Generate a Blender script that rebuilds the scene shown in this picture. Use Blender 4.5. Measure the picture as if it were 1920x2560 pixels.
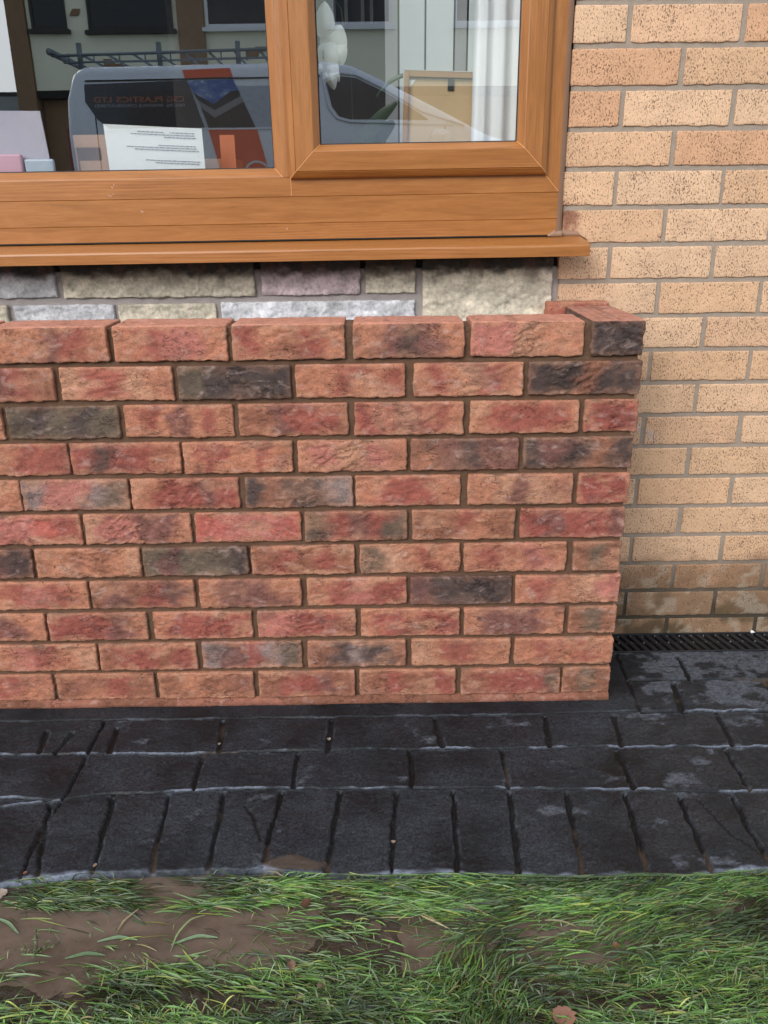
import bpy, bmesh, math, random
import numpy as np
R = math.radians
S = bpy.context.scene
for o in list(bpy.data.objects): bpy.data.objects.remove(o)
C = S.collection

# ------------------------------------------------------------------ camera, world, sun, exposure
cam = bpy.data.objects.new('camera', bpy.data.cameras.new('camera')); C.objects.link(cam)
cam.location = (-.5043, -1.5405, 1.019); cam.rotation_euler = (1.20995, .01055, -.00963)
cam.data.lens = 28.381; cam.data.sensor_width = 36; cam.data.clip_start = .02; cam.data.clip_end = 500
S.camera = cam
SUN_EL, SUN_AZ = R(30), R(210)          # azimuth measured clockwise from +Y
W = bpy.data.worlds.new('World'); S.world = W; W.use_nodes = True
nt = W.node_tree; nt.nodes.clear()
sky = nt.nodes.new('ShaderNodeTexSky'); sky.sky_type = 'NISHITA'; sky.sun_disc = False
sky.sun_elevation = SUN_EL; sky.sun_rotation = SUN_AZ; sky.air_density = 1.0; sky.dust_density = 3.0; sky.ozone_density = 1.0
hs = nt.nodes.new('ShaderNodeHueSaturation'); hs.inputs['Saturation'].default_value = .42
bg = nt.nodes.new('ShaderNodeBackground'); bg.inputs[1].default_value = .13
wo = nt.nodes.new('ShaderNodeOutputWorld')
veil = nt.nodes.new('ShaderNodeMix'); veil.data_type = 'RGBA'; veil.inputs[0].default_value = .76; veil.inputs[7].default_value = (4.5, 5.15, 5.9, 1)   # even cloud cover
nt.links.new(sky.outputs[0], hs.inputs['Color']); nt.links.new(hs.outputs[0], veil.inputs[6]); nt.links.new(veil.outputs[2], bg.inputs[0]); nt.links.new(bg.outputs[0], wo.inputs[0])
sl = bpy.data.lights.new('sun', 'SUN'); sl.energy = 1.35; sl.angle = R(36); sl.color = (1, .97, .945)
so = bpy.data.objects.new('sun', sl); C.objects.link(so)
so.rotation_euler = (R(90) - SUN_EL, 0, math.pi - SUN_AZ)
so.location = (0, -5, 8)
S.view_settings.view_transform = 'Standard'; S.view_settings.look = 'None'
S.view_settings.gamma = 1; S.view_settings.exposure = .86
S.cycles.max_bounces = 8; S.cycles.transparent_max_bounces = 12

# ------------------------------------------------------------------ numpy noise
def _h(ix, iy, iz, s):
    h = (ix * 374761393 + iy * 668265263 + iz * 1274126177 + s * 362437) & 0xffffffff
    h = ((h ^ (h >> 13)) * 1274126177) & 0xffffffff
    h = (h ^ (h >> 16)) & 0xffffffff
    return h.astype(np.float64) / 4294967295. * 2 - 1
def vn(x, y, z=0., s=0):
    x = np.asarray(x, float); y = np.asarray(y, float) + 0 * x; z = np.asarray(z, float) + 0 * x
    x, y = x + 0 * y, y
    fx, fy, fz = np.floor(x), np.floor(y), np.floor(z)
    ix, iy, iz = fx.astype(np.int64), fy.astype(np.int64), fz.astype(np.int64)
    u, v, w = x - fx, y - fy, z - fz
    u = u * u * (3 - 2 * u); v = v * v * (3 - 2 * v); w = w * w * (3 - 2 * w)
    r = 0
    for a in (0, 1):
        for b in (0, 1):
            for c in (0, 1):
                r = r + _h(ix + a, iy + b, iz + c, s) * (u if a else 1 - u) * (v if b else 1 - v) * (w if c else 1 - w)
    return r
def fbm(x, y, z=0., s=0, o=4, g=.5):
    r, a, f = 0, 1., 1.
    for k in range(o):
        r = r + a * vn(np.asarray(x) * f, np.asarray(y) * f, np.asarray(z) * f, s + k * 17); a *= g; f *= 2.03
    return r
def smooth(a, b, x):
    t = np.clip((x - a) / (b - a), 0, 1); return t * t * (3 - 2 * t)
def lin(r, g, b, k=1.):
    f = lambda c: ((c / 255 + .055) / 1.055) ** 2.4 if c > 10 else c / 255 / 12.92
    return (f(r) * k, f(g) * k, f(b) * k)

# ------------------------------------------------------------------ object helpers
def tag(o, label=None, cat=None, group=None, kind=None):
    if label: o['label'] = label
    if cat: o['category'] = cat
    if group: o['group'] = group
    if kind: o['kind'] = kind
    return o
def thing(name, label, cat, loc=(0, 0, 0), group=None, rot=None):
    o = bpy.data.objects.new(name, None); C.objects.link(o); o.location = loc; o.empty_display_size = .05
    if rot: o.rotation_euler = rot
    return tag(o, label, cat, group)
def link(name, me, m, parent=None):
    o = bpy.data.objects.new(name, me); C.objects.link(o)
    for x in (m if isinstance(m, (list, tuple)) else [m]):
        if x: me.materials.append(x)
    if parent:
        o.parent = parent
        me.transform(__import__('mathutils').Matrix.Translation(-parent_loc(parent)))
    return o
def parent_loc(p):
    v = p.location.copy()
    while p.parent: p = p.parent; v = v + p.location
    return v
def npmesh(name, V, F, cols=None, grain=None, smoothf=True, mids=None):
    """V (n,3); F list of arrays (m,k)"""
    me = bpy.data.meshes.new(name)
    V = np.ascontiguousarray(V, dtype=np.float32)
    if isinstance(F, np.ndarray): F = [F]
    F = [f for f in F if len(f)]
    ls = np.concatenate([f.ravel() for f in F]).astype(np.int32)
    cnt = np.concatenate([np.full(len(f), f.shape[1]) for f in F]).astype(np.int32)
    st = np.concatenate([[0], np.cumsum(cnt)[:-1]]).astype(np.int32)
    me.vertices.add(len(V)); me.vertices.foreach_set('co', V.ravel())
    me.loops.add(len(ls)); me.loops.foreach_set('vertex_index', ls)
    me.polygons.add(len(cnt)); me.polygons.foreach_set('loop_start', st); me.polygons.foreach_set('loop_total', cnt)
    if smoothf: me.polygons.foreach_set('use_smooth', np.ones(len(cnt), bool))
    if mids is not None: me.polygons.foreach_set('material_index', np.asarray(mids, np.int32))
    me.update(calc_edges=True); me.validate()
    if cols is not None:
        a = me.attributes.new('col', 'FLOAT_COLOR', 'POINT')
        c = np.ones((len(V), 4), np.float32); c[:, :cols.shape[1]] = cols; a.data.foreach_set('color', c.ravel())
    if grain is not None:
        a = me.attributes.new('gr', 'FLOAT_VECTOR', 'POINT'); a.data.foreach_set('vector', np.ascontiguousarray(grain, dtype=np.float32).ravel())
    return me

class MB:
    """collects simple solids, builds one mesh"""
    def __init__(s): s.v = []; s.f = []; s.g = []; s.m = []; s.n = 0
    def add(s, V, F, g=None, mi=0):
        V = np.asarray(V, float); s.v.append(V)
        for f in F: s.f.append([i + s.n for i in f]); s.m.append(mi)
        s.g.append(np.asarray(g, float) if g is not None else V.copy()); s.n += len(V); return s
    def box(s, x0, x1, y0, y1, z0, z1, bev=0., mi=0, g=None):
        if bev <= 0:
            V = [(x, y, z) for x in (x0, x1) for y in (y0, y1) for z in (z0, z1)]
            return s.add(V, [(0, 1, 3, 2), (4, 6, 7, 5), (0, 4, 5, 1), (2, 3, 7, 6), (0, 2, 6, 4), (1, 5, 7, 3)], None, mi)
        b = bev; V = []; F = []
        bm = bmesh.new(); bmesh.ops.create_cube(bm, size=1)
        for v in bm.verts: v.co = ((x0 + x1) / 2 + v.co.x * (x1 - x0), (y0 + y1) / 2 + v.co.y * (y1 - y0), (z0 + z1) / 2 + v.co.z * (z1 - z0))
        bmesh.ops.bevel(bm, geom=bm.edges[:], offset=b, segments=2, affect='EDGES', profile=.5)
        bm.verts.index_update()
        V = [tuple(v.co) for v in bm.verts]; F = [[v.index for v in f.verts] for f in bm.faces]; bm.free()
        return s.add(V, F, None, mi)
    def prism(s, poly, axis, a0, a1, mi=0):
        """poly 2D points; axis 'y' -> (x,z) poly extruded in y; 'x' -> (y,z); 'z' -> (x,y)"""
        n = len(poly); P = {'x': lambda p, a: (a, p[0], p[1]), 'y': lambda p, a: (p[0], a, p[1]), 'z': lambda p, a: (p[0], p[1], a)}[axis]
        V = [P(p, a0) for p in poly] + [P(p, a1) for p in poly]
        F = [list(range(n))[::-1], list(range(n, 2 * n))] + [[i, (i + 1) % n, n + (i + 1) % n, n + i] for i in range(n)]
        return s.add(V, F, None, mi)
    def tube(s, pts, r, seg=8, mi=0, cap=True):
        pts = np.asarray(pts, float); rr = np.broadcast_to(np.asarray(r, float), (len(pts),)); V = []; F = []
        up = np.array([0, 0, 1.]); T = np.gradient(pts, axis=0)
        for p, t, q in zip(pts, T, rr):
            t = t / (np.linalg.norm(t) + 1e-9); u = up if abs(t[2]) < .9 else np.array([1., 0, 0])
            a = np.cross(t, u); a /= np.linalg.norm(a); b = np.cross(t, a)
            for k in range(seg):
                th = 2 * math.pi * k / seg; V.append(p + q * (a * math.cos(th) + b * math.sin(th)))
        for i in range(len(pts) - 1):
            for k in range(seg): F.append((i * seg + k, i * seg + (k + 1) % seg, (i + 1) * seg + (k + 1) % seg, (i + 1) * seg + k))
        if cap: F.append(list(range(seg))[::-1]); F.append([(len(pts) - 1) * seg + k for k in range(seg)])
        return s.add(V, F, None, mi)
    def build(s, name, m, parent=None, smoothf=False, bevel=0):
        me = bpy.data.meshes.new(name); V = np.concatenate(s.v)
        me.from_pydata([tuple(p) for p in V], [], s.f)
        me.polygons.foreach_set('material_index', np.asarray(s.m, np.int32))
        if smoothf: me.polygons.foreach_set('use_smooth', np.ones(len(s.f), bool))
        a = me.attributes.new('gr', 'FLOAT_VECTOR', 'POINT'); a.data.foreach_set('vector', np.concatenate(s.g).astype(np.float32).ravel())
        bm = bmesh.new(); bm.from_mesh(me); bmesh.ops.recalc_face_normals(bm, faces=bm.faces[:]); bm.to_mesh(me); bm.free()
        me.update()
        o = link(name, me, m, parent)
        if bevel:
            b = o.modifiers.new('bevel', 'BEVEL'); b.width = bevel; b.segments = 2; b.limit_method = 'ANGLE'; b.angle_limit = R(35)
        return o

# ------------------------------------------------------------------ materials
class NM:
    def __init__(s, name):
        s.m = bpy.data.materials.new(name); s.m.use_nodes = True; s.t = s.m.node_tree; s.b = s.t.nodes['Principled BSDF']; s.out = s.t.nodes['Material Output']
    def n(s, typ, ins=None, **kw):
        x = s.t.nodes.new('ShaderNode' + typ)
        for k, v in kw.items(): setattr(x, k, v)
        for k, v in (ins or {}).items(): s.set(x.inputs[k], v)
        return x
    def set(s, sock, v):
        if isinstance(v, bpy.types.NodeSocket): s.t.links.new(v, sock)
        elif isinstance(v, bpy.types.Node): s.t.links.new(v.outputs[0], sock)
        elif isinstance(v, (tuple, list)) and len(v) == 3 and sock.type == 'RGBA': sock.default_value = (*v, 1)
        else: sock.default_value = v
    def p(s, **kw):
        for k, v in kw.items(): s.set(s.b.inputs[k.replace('_', ' ')], v)
        return s
    def obj(s): return s.n('TexCoord').outputs['Object']
    def attr(s, a, out='Color'): return s.n('Attribute', attribute_name=a).outputs[out]
    def map(s, vec, scale=(1, 1, 1), loc=(0, 0, 0), rot=(0, 0, 0)): return s.n('Mapping', {'Vector': vec, 'Scale': scale, 'Location': loc, 'Rotation': rot})
    def noise(s, vec, scale, detail=4, rough=.55, dist=0., out=0): return s.n('TexNoise', {'Vector': vec, 'Scale': scale, 'Detail': detail, 'Roughness': rough, 'Distortion': dist}).outputs[out]
    def ramp(s, fac, stops):
        x = s.n('ValToRGB', {'Fac': fac}); e = x.color_ramp.elements
        while len(e) < len(stops): e.new(.5)
        for q, (p_, c) in zip(e, stops): q.position = p_; q.color = (*c, 1) if isinstance(c, tuple) else (c, c, c, 1)
        return x.outputs[0]
    def mix(s, f, a, b, mode='MIX'):
        x = s.t.nodes.new('ShaderNodeMix'); x.data_type = 'RGBA'; x.blend_type = mode
        s.set(x.inputs[0], f); s.set(x.inputs[6], a); s.set(x.inputs[7], b); return x.outputs[2]
    def math(s, op, a, b=0.): return s.n('Math', {0: a, 1: b}, operation=op).outputs[0]
    def bump(s, h, dist=.001, st=1., nrm=None):
        x = s.n('Bump', {'Height': h, 'Distance': dist, 'Strength': st})
        if nrm: s.set(x.inputs['Normal'], nrm)
        return x.outputs[0]

def simple(name, col, rough=.6, metal=0., var=.12, scale=30, bump=.0003, spec=.5, coat=0.):
    m = NM(name); o = m.obj(); n = m.noise(o, scale, 5)
    c = m.mix(n, tuple(x * (1 - var) for x in col), tuple(min(1, x * (1 + var)) for x in col))
    m.p(Base_Color=c, Roughness=m.ramp(m.noise(o, scale * .6, 3), [(.3, max(0, rough - .07)), (.7, min(1, rough + .07))]), Metallic=metal, Coat_Weight=coat)
    m.set(m.b.inputs['Specular IOR Level'], spec)
    if bump: m.p(Normal=m.bump(m.noise(o, scale * 6, 3), bump))
    return m.m

def brick_mat():
    m = NM('rustic_brick'); o = m.obj(); c = m.attr('col')
    big = m.noise(m.map(o, (1, 1, 1.6)), 55, 6, .65)
    c = m.mix(.6, c, m.ramp(big, [(.3, .55), (.5, .95), (.7, 1.3)]), 'MULTIPLY')
    fine = m.noise(m.map(o, (1, 1, 1.7)), 330, 4, .75)
    c = m.mix(.75, c, m.ramp(fine, [(.3, .45), (.5, .98), (.72, 1.45)]), 'MULTIPLY')
    pits = m.noise(m.map(o, (1, 1, 1.5)), 150, 2, .5)
    c = m.mix(m.ramp(pits, [(.26, .8), (.34, 0.)]), c, (.07, .035, .025))
    bloom = m.noise(m.map(o, (1.3, 1, 2.2), (3, 1, 7)), 26, 5, .6, .6)
    c = m.mix(m.ramp(bloom, [(.56, 0.), (.78, .5)]), c, (.60, .42, .36))
    wr = m.noise(m.map(o, (1, 1, 2.4), (1, 2, 3), (0, R(9), 0)), 34, 4, .6, .9); ln = m.math('ABSOLUTE', m.math('SUBTRACT', wr, .5))
    ck = m.math('MULTIPLY', m.ramp(ln, [(.0, 1.), (.016, 0.)]), m.ramp(m.noise(o, 17, 2), [(.52, 0.), (.64, 1.)]))
    c = m.mix(m.math('MULTIPLY', ck, .5), c, m.mix(1., c, (.35, .30, .30), 'MULTIPLY'))
    h = m.math('SUBTRACT', m.math('ADD', m.math('MULTIPLY', big, .7), m.math('MULTIPLY', fine, .42)), m.math('MULTIPLY', ck, .5))
    m.p(Base_Color=c, Roughness=.86, Normal=m.bump(h, .0030, 1.)); m.set(m.b.inputs['Specular IOR Level'], .25)
    return m.m
def mortar_mat(name, col, dirt=False):
    m = NM(name); o = m.obj(); n = m.noise(o, 40, 6, .6); f = m.noise(o, 600, 3, .7)
    c = m.mix(n, tuple(x * .78 for x in col), tuple(x * 1.18 for x in col)); c = m.mix(.6, c, m.ramp(f, [(.3, .6), (.7, 1.3)]), 'MULTIPLY')
    if dirt:     # splashed, green stained joints near the ground
        zz = m.n('SeparateXYZ', {0: m.n('NewGeometry').outputs['Position']}).outputs[2]
        c = m.mix(m.ramp(m.math('ADD', zz, m.math('MULTIPLY', m.noise(o, 12, 4), .12)), [(.14, .92), (.32, 0.)]), c, (.045, .036, .024))
    m.p(Base_Color=c, Roughness=.92, Normal=m.bump(m.math('ADD', m.math('MULTIPLY', n, .5), m.math('MULTIPLY', f, .6)), .0028, 1.)); m.set(m.b.inputs['Specular IOR Level'], .2)
    return m.m
def buff_mat():
    m = NM('speckled_buff_brick'); o = m.obj(); c = m.attr('col')
    tone = m.noise(o, 18, 4, .6); c = m.mix(.5, c, m.ramp(tone, [(.3, .82), (.7, 1.14)]), 'MULTIPLY')
    g = m.noise(o, 500, 3, .7); c = m.mix(.45, c, m.ramp(g, [(.3, .7), (.7, 1.25)]), 'MULTIPLY')
    w = m.noise(o, 90, 3)
    warp = m.noise(o, 14, 2); th = m.math('MULTIPLY', m.math('SUBTRACT', warp, .5), .16)
    f1 = m.ramp(m.math('ADD', m.noise(m.map(o, (1, 1, .6), (0, 0, 0), (0, R(14), 0)), 360, 2, .5), th), [(.585, 0.), (.65, .85)])
    f2 = m.ramp(m.math('ADD', m.noise(m.map(o, (1.4, 1, .5), (4, 2, 1), (0, R(-24), 0)), 520, 2, .5), th), [(.57, 0.), (.65, .6)])
    c = m.mix(f1, c, (.13, .065, .038)); c = m.mix(f2, c, (.20, .11, .06))
    hh = m.math('SUBTRACT', m.math('ADD', g, m.math('MULTIPLY', w, .5)), m.math('MULTIPLY', f1, .7))
    m.p(Base_Color=c, Roughness=.85, Normal=m.bump(hh, .0009, .8)); m.set(m.b.inputs['Specular IOR Level'], .3)
    return m.m
def stone_mat():
    m = NM('split_stone'); o = m.obj(); c = m.attr('col'); n = m.noise(o, 120, 6, .75); f = m.noise(o, 500, 3, .7)
    c = m.mix(.8, c, m.ramp(n, [(.3, .45), (.5, 1.), (.7, 1.3)]), 'MULTIPLY')
    m.p(Base_Color=c, Roughness=.88, Normal=m.bump(m.math('ADD', n, m.math('MULTIPLY', f, .3)), .003, .9)); return m.m
def wood_mat(name='golden_oak_foil', k=1.):
    m = NM(name); g = m.attr('gr', 'Vector')
    a = m.noise(m.map(g, (5, 60, 1)), 1., 6, .62, 1.2)
    st = m.noise(m.map(g, (22, 700, 1)), 1., 4, .75)
    wv = m.n('TexWave', {'Vector': m.map(g, (1.2, 22, 1)), 'Scale': 2.2, 'Distortion': 14., 'Detail': 3., 'Detail Scale': .55}, wave_type='BANDS', bands_direction='Y').outputs[1]
    patch = m.ramp(m.noise(m.map(g, (2.2, 9, 1)), 1., 2), [(.5, 0.), (.66, 1.)])
    c = m.ramp(a, [(.25, lin(140, 87, 38, k)), (.5, lin(162, 103, 48, k)), (.75, lin(175, 116, 60, k))])
    c = m.mix(.42, c, m.ramp(st, [(.32, .55), (.55, 1.06)]), 'MULTIPLY')
    c = m.mix(m.math('MULTIPLY', patch, .32), c, m.mix(wv, lin(138, 80, 40, k), lin(190, 126, 74, k)))
    m.p(Base_Color=c, Roughness=m.ramp(a, [(.3, .36), (.7, .46)]), Normal=m.bump(m.math('ADD', st, a), .00018, .7), Coat_Weight=.12, Coat_Roughness=.25)
    return m.m
def glass_mat(name, fac=.3, tint=(.93, .97, .96)):
    m = NM(name); m.t.nodes.remove(m.b)
    tr = m.n('BsdfTransparent', {'Color': (*tint, 1)}); gl = m.n('BsdfGlossy', {'Color': (.93, .97, 1., 1), 'Roughness': .004, 'Normal': m.bump(m.noise(m.obj(), 4.5, 1, .5), .00016, .5)})
    fr = m.n('Fresnel', {'IOR': 1.5})
    f = m.math('MULTIPLY', m.math('ADD', fr, fac), m.math('SUBTRACT', 1., m.n('NewGeometry').outputs['Backfacing']))
    mx = m.n('MixShader', {0: f, 1: tr, 2: gl}); m.set(m.out.inputs[0], mx); return m.m

M = {}
M['brick'] = brick_mat(); M['mortar'] = mortar_mat('brown_mortar', lin(128, 98, 78, .70)); M['buff'] = buff_mat()
M['greymortar'] = mortar_mat('grey_mortar', lin(182, 166, 150, .84), True); M['stone'] = stone_mat()
M['wood'] = wood_mat(); M['weld'] = simple('weld_bead', lin(226, 165, 110), .4, var=.05)
M['gap'] = simple('gasket_and_sill_shade', (.012, .010, .009), .7)
M['seal'] = simple('brown_sealant', lin(158, 122, 98, .85), .55, var=.08, scale=60)

# ------------------------------------------------------------------ rough brick meshes
class Bag:
    def __init__(s): s.V = []; s.F = []; s.C = []; s.n = 0
    def add(s, V, F, Cc): s.V.append(V); s.F.append(F + s.n); s.C.append(Cc); s.n += len(V)
    def mesh(s, name): return npmesh(name, np.concatenate(s.V), np.concatenate(s.F), np.concatenate(s.C))
def lines(a, b, step, r):
    n = max(1, int(round((b - a - 2 * r) / step)))
    return np.concatenate([[a, a + r * .25, a + r * .6], np.linspace(a + r, b - r, n + 1), [b - r * .6, b - r * .25, b]])
def rbox(x0, x1, y0, y1, z0, z1, step, r, faces='FTBLR', ystep=.02):
    xs, ys, zs = lines(x0, x1, step, r), lines(y0, y1, ystep, r), lines(z0, z1, step, r)
    P = []; Q = []; n = 0
    def grid(a, b, f):
        nonlocal n
        A, B = np.meshgrid(a, b, indexing='ij'); p = np.stack(f(A, B), -1).reshape(-1, 3)
        i = np.arange(len(a) * len(b)).reshape(len(a), len(b)) + n; n += len(p)
        P.append(p); Q.append(np.stack([i[:-1, :-1], i[1:, :-1], i[1:, 1:], i[:-1, 1:]], -1).reshape(-1, 4))
    if 'F' in faces: grid(xs, zs, lambda a, b: (a, 0 * a + y0, b))
    if 'T' in faces: grid(xs, ys, lambda a, b: (a, b, 0 * a + z1))
    if 'B' in faces: grid(ys, xs, lambda a, b: (b, a, 0 * a + z0))
    if 'L' in faces: grid(zs, ys, lambda a, b: (0 * a + x0, b, a))
    if 'R' in faces: grid(ys, zs, lambda a, b: (0 * a + x1, a, b))
    P = np.concatenate(P); Q = np.concatenate(Q)
    key = np.round(P * 1e5).astype(np.int64); _, idx, inv = np.unique(key, axis=0, return_index=True, return_inverse=True)
    P = P[idx]; Q = inv.reshape(-1)[Q]
    lo, hi = np.array([x0, y0, z0]) + r, np.array([x1, y1, z1]) - r
    q = np.clip(P, lo, hi); d = P - q; L = np.linalg.norm(d, axis=1, keepdims=True); nrm = d / np.maximum(L, 1e-9)
    return q + nrm * r, nrm, Q

PAL = {'R': lin(168, 90, 77), 'O': lin(198, 130, 99), 'P': lin(200, 122, 108), 'D': lin(88, 73, 69), 'U': lin(134, 88, 80),
       'G': lin(118, 101, 84), 'B': lin(160, 104, 80), 'L': lin(154, 132, 126), 'S': lin(200, 102, 87), 'Y': lin(206, 150, 118)}
PAL = {k: (np.array(v) * .95 + np.mean(v) * .05) * .86 for k, v in PAL.items()}
def brick_cols(V, x0, x1, z0, z1, code, seed):
    x, y, z = V.T; t = (x - x0) / (x1 - x0); w = (z - z0) / (z1 - z0)
    codes = [c for c in code if c in PAL]; n = len(codes)
    tt = np.clip(t + .10 * fbm(x * 22, z * 30, y * 22, seed, 4) + .05 * (w - .5) * vn(np.full(1, seed * 1.3), 0.)[0], 0, .9999) * n
    i = np.floor(tt).astype(int); f = tt - i; K = np.array([PAL[c] for c in codes]); K = K * .8 + K.mean(0) * .2
    # blend around borders between stops
    j = np.clip(np.where(f > .5, i + 1, i - 1), 0, n - 1); bl = np.clip(.5 - np.abs(f - np.where(f > .5, 1, 0)) / .62, 0, .5)
    c = K[i] * (1 - bl)[:, None] + K[j] * bl[:, None]
    # ochre skin towards the arrises and in random clouds
    e = np.minimum(np.minimum(t, 1 - t) * (x1 - x0), np.minimum(w, 1 - w) * (z1 - z0))
    dark = sum(codes.count(q) for q in 'DGU') / n
    k = smooth(.013, .0, e + .007 * fbm(x * 50, z * 60, y * 60, seed + 5, 3)) * .72 * (1 - .75 * dark)
    c = c * (1 - k[:, None]) + (PAL['O'] * .5 + PAL['Y'] * .5) * k[:, None]
    cl = smooth(.15, .9, fbm(x * 20 + seed, z * 34, y * 20, seed + 9, 4)) * .6 * (1 - .8 * dark)
    c = c * (1 - cl[:, None]) + PAL['Y'] * cl[:, None]
    ck = smooth(.3, 1., fbm(x * 16 - seed, z * 24, y * 16, seed + 29, 4)) * .4
    c = c * (1 - ck[:, None]) + (PAL['U'] if dark < .3 else PAL['D'] * .7) * ck[:, None]
    ms_ = smooth(.004, .0, e + .004 * vn(x * 90, z * 90, y * 90, seed + 6)) * smooth(.25, .7, fbm(x * 11, z * 20, y * 9, seed + 41, 3)) * .7
    c = c * (1 - ms_[:, None]) + np.array(lin(150, 118, 96)) * .85 * ms_[:, None]
    return c * (1 + .06 * vn(np.array([seed * 7.7]), np.array([3.]))[0])
def rough_brick(bag, x0, x1, y0, y1, z0, z1, code, seed, step=.0028, faces='FTBLR', r=.0036, amp=1., ystep=.02):
    rs = np.random.RandomState(seed)
    V, N, Q = rbox(x0, x1, y0, y1, z0, z1, step, r, faces, ystep)
    x, y, z = V.T
    fr = np.clip(-N[:, 1], 0, 1); d = (.0005 + .0008 * fr) * fbm(x * 35, y * 35, z * 45, seed, 4) + .0006 * fbm(x * 160, y * 160, z * 190, seed + 3, 3)
    d += (.0004 + .0011 * fr) * fbm(x * 14, y * 14, z * 18, seed + 7, 2)
    if '*' in code:      # folded clay creases
        cx = x0 + (x1 - x0) * rs.uniform(.35, .7); s = 1 if rs.rand() > .5 else -1
        th = s * rs.uniform(.1, .55); ca_, sa_ = math.cos(th), math.sin(th); wx_ = x + .010 * fbm(x * 22, z * 22, 0, seed + 11, 3); wz_ = z + .010 * fbm(x * 22, z * 22, 3, seed + 12, 3)
        rn = fbm((wx_ * ca_ + wz_ * sa_) * 24, (-wx_ * sa_ + wz_ * ca_) * 110, 0, seed + 21, 4, .55); rid = np.clip(1 - np.abs(rn) * 1.7, 0, 1)
        ms = smooth(.09, .03, np.abs(x - cx)) * smooth(-.5, .3, fbm(x * 18, z * 18, 1, seed + 13, 2) + .2)
        rid = 1 - rid ** 1.5; d += .0042 * (rid - .7) * ms * np.clip(-N[:, 1], 0, 1)
    else:
        rn = fbm(x * 24 + z * 20, z * 95 - x * 18, 2, seed + 15, 4); rid = np.clip(1 - np.abs(rn) * 2.2, 0, 1)
        d -= .0016 * rid * smooth(-.2, .5, fbm(x * 14, z * 14, 5, seed + 19, 2)) * np.clip(-N[:, 1], 0, 1)
    V = V + N * (d * amp)[:, None]
    # ragged lower arris
    low = smooth(.014, 0, z - z0) * np.clip(-N[:, 1] + .6, 0, 1)
    V[:, 2] += low * .0014 * fbm(x * 75, 0 * x, 0, seed + 23, 3) * amp
    side = smooth(.02, 0, x - x0) - smooth(.02, 0, x1 - x)
    V[:, 0] += side * .0010 * fbm(z * 90, 0 * z, 0, seed + 31, 3) * amp
    a = rs.uniform(-.004, .004); V[:, 2] += (x - (x0 + x1) / 2) * a; V[:, 1] += rs.uniform(-.0015, .0015)
    c = brick_cols(V, x0, x1, z0, z1, code, seed)
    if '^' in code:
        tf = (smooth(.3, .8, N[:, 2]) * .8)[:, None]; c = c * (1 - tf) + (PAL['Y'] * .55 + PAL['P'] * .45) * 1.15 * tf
    if '*' in code: c = c * (1 - .30 * ms * (1 - rid))[:, None]
    bag.add(V, Q, c)

# courses from the bottom; (left, right, colour stops)
COURSES = [
 [(-1.449,-1.232,'RRO'),(-1.225,-1.007,'BORB'),(-.999,-.788,'BOBB'),(-.778,-.564,'BRRUB'),(-.554,-.341,'BRBR'),(-.329,-.109,'BRRRG'),(-.104,.002,'BGB')],
 [(-1.344,-1.125,'OPROY'),(-1.119,-.908,'BRRBR'),(-.896,-.678,'LURLG'),(-.666,-.451,'BDLDB'),(-.439,-.223,'YOROO'),(-.214,.001,'ORORO')],
 [(-1.439,-1.225,'ORUO'),(-1.219,-1.006,'RRRUO'),(-.994,-.781,'ORRRR'),(-.771,-.558,'PPRRO*'),(-.548,-.335,'ORRORR'),(-.326,-.11,'OUUUO'),(-.1,.002,'BGB')],
 [(-1.337,-1.123,'ORPRO'),(-1.117,-.899,'BUBRUO'),(-.889,-.673,'OUUUO'),(-.661,-.449,'ORPRR'),(-.441,-.226,'UDDDD*'),(-.219,.003,'OROYP')],
 [(-1.447,-1.229,'RUD'),(-1.222,-1.004,'BOOBOY*'),(-.999,-.78,'GUGGD'),(-.773,-.558,'BRBRB'),(-.547,-.338,'GYORO*'),(-.33,-.116,'OROPO'),(-.102,-.002,'BGB')],
 [(-1.329,-1.117,'PPPSR*'),(-1.11,-.892,'YPPUUO*'),(-.884,-.666,'SPPPS'),(-.659,-.448,'GRURG'),(-.438,-.227,'BBROB'),(-.216,-.001,'RURRU')],
 [(-1.436,-1.228,'RRO'),(-1.226,-1.01,'LPPLG'),(-1.005,-.788,'ORRUR*'),(-.776,-.558,'DBDDL*'),(-.553,-.34,'ORRRO'),(-.326,-.113,'OYUYO'),(-.103,.002,'RRR')],
 [(-1.328,-1.12,'YORR'),(-1.117,-.898,'RDRRO'),(-.893,-.676,'OROORO'),(-.666,-.449,'OPYPO*'),(-.441,-.226,'OUDUU'),(-.217,.001,'DUDBD*')],
 [(-1.439,-1.237,'OO'),(-1.229,-1.011,'GDGDG'),(-1.001,-.787,'OROUORO'),(-.778,-.564,'BBURRB'),(-.551,-.338,'RRURO'),(-.325,-.112,'ORRRO'),(-.101,.004,'RRR')],
 [(-1.317,-1.126,'DURB'),(-1.114,-.898,'YRRYO'),(-.889,-.672,'GDDDD*'),(-.663,-.452,'OOROR'),(-.436,-.224,'OROYRRO'),(-.215,.004,'DDBDD*')],
 [(-1.231,-1.014,'OOURO'),(-1.003,-.788,'ORPPO'),(-.779,-.566,'ROBRO'),(-.551,-.34,'OUDUO'),(-.327,-.113,'PPYOO*'),(-.099,.001,'DDD*')]]
wall = thing('brick_wall', 'low new wall of multicoloured rustic red bricks with brown mortar, unfinished top, under the window', 'brick wall', (-.6, .05, -.02))
bag = Bag(); sd = 100
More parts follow.
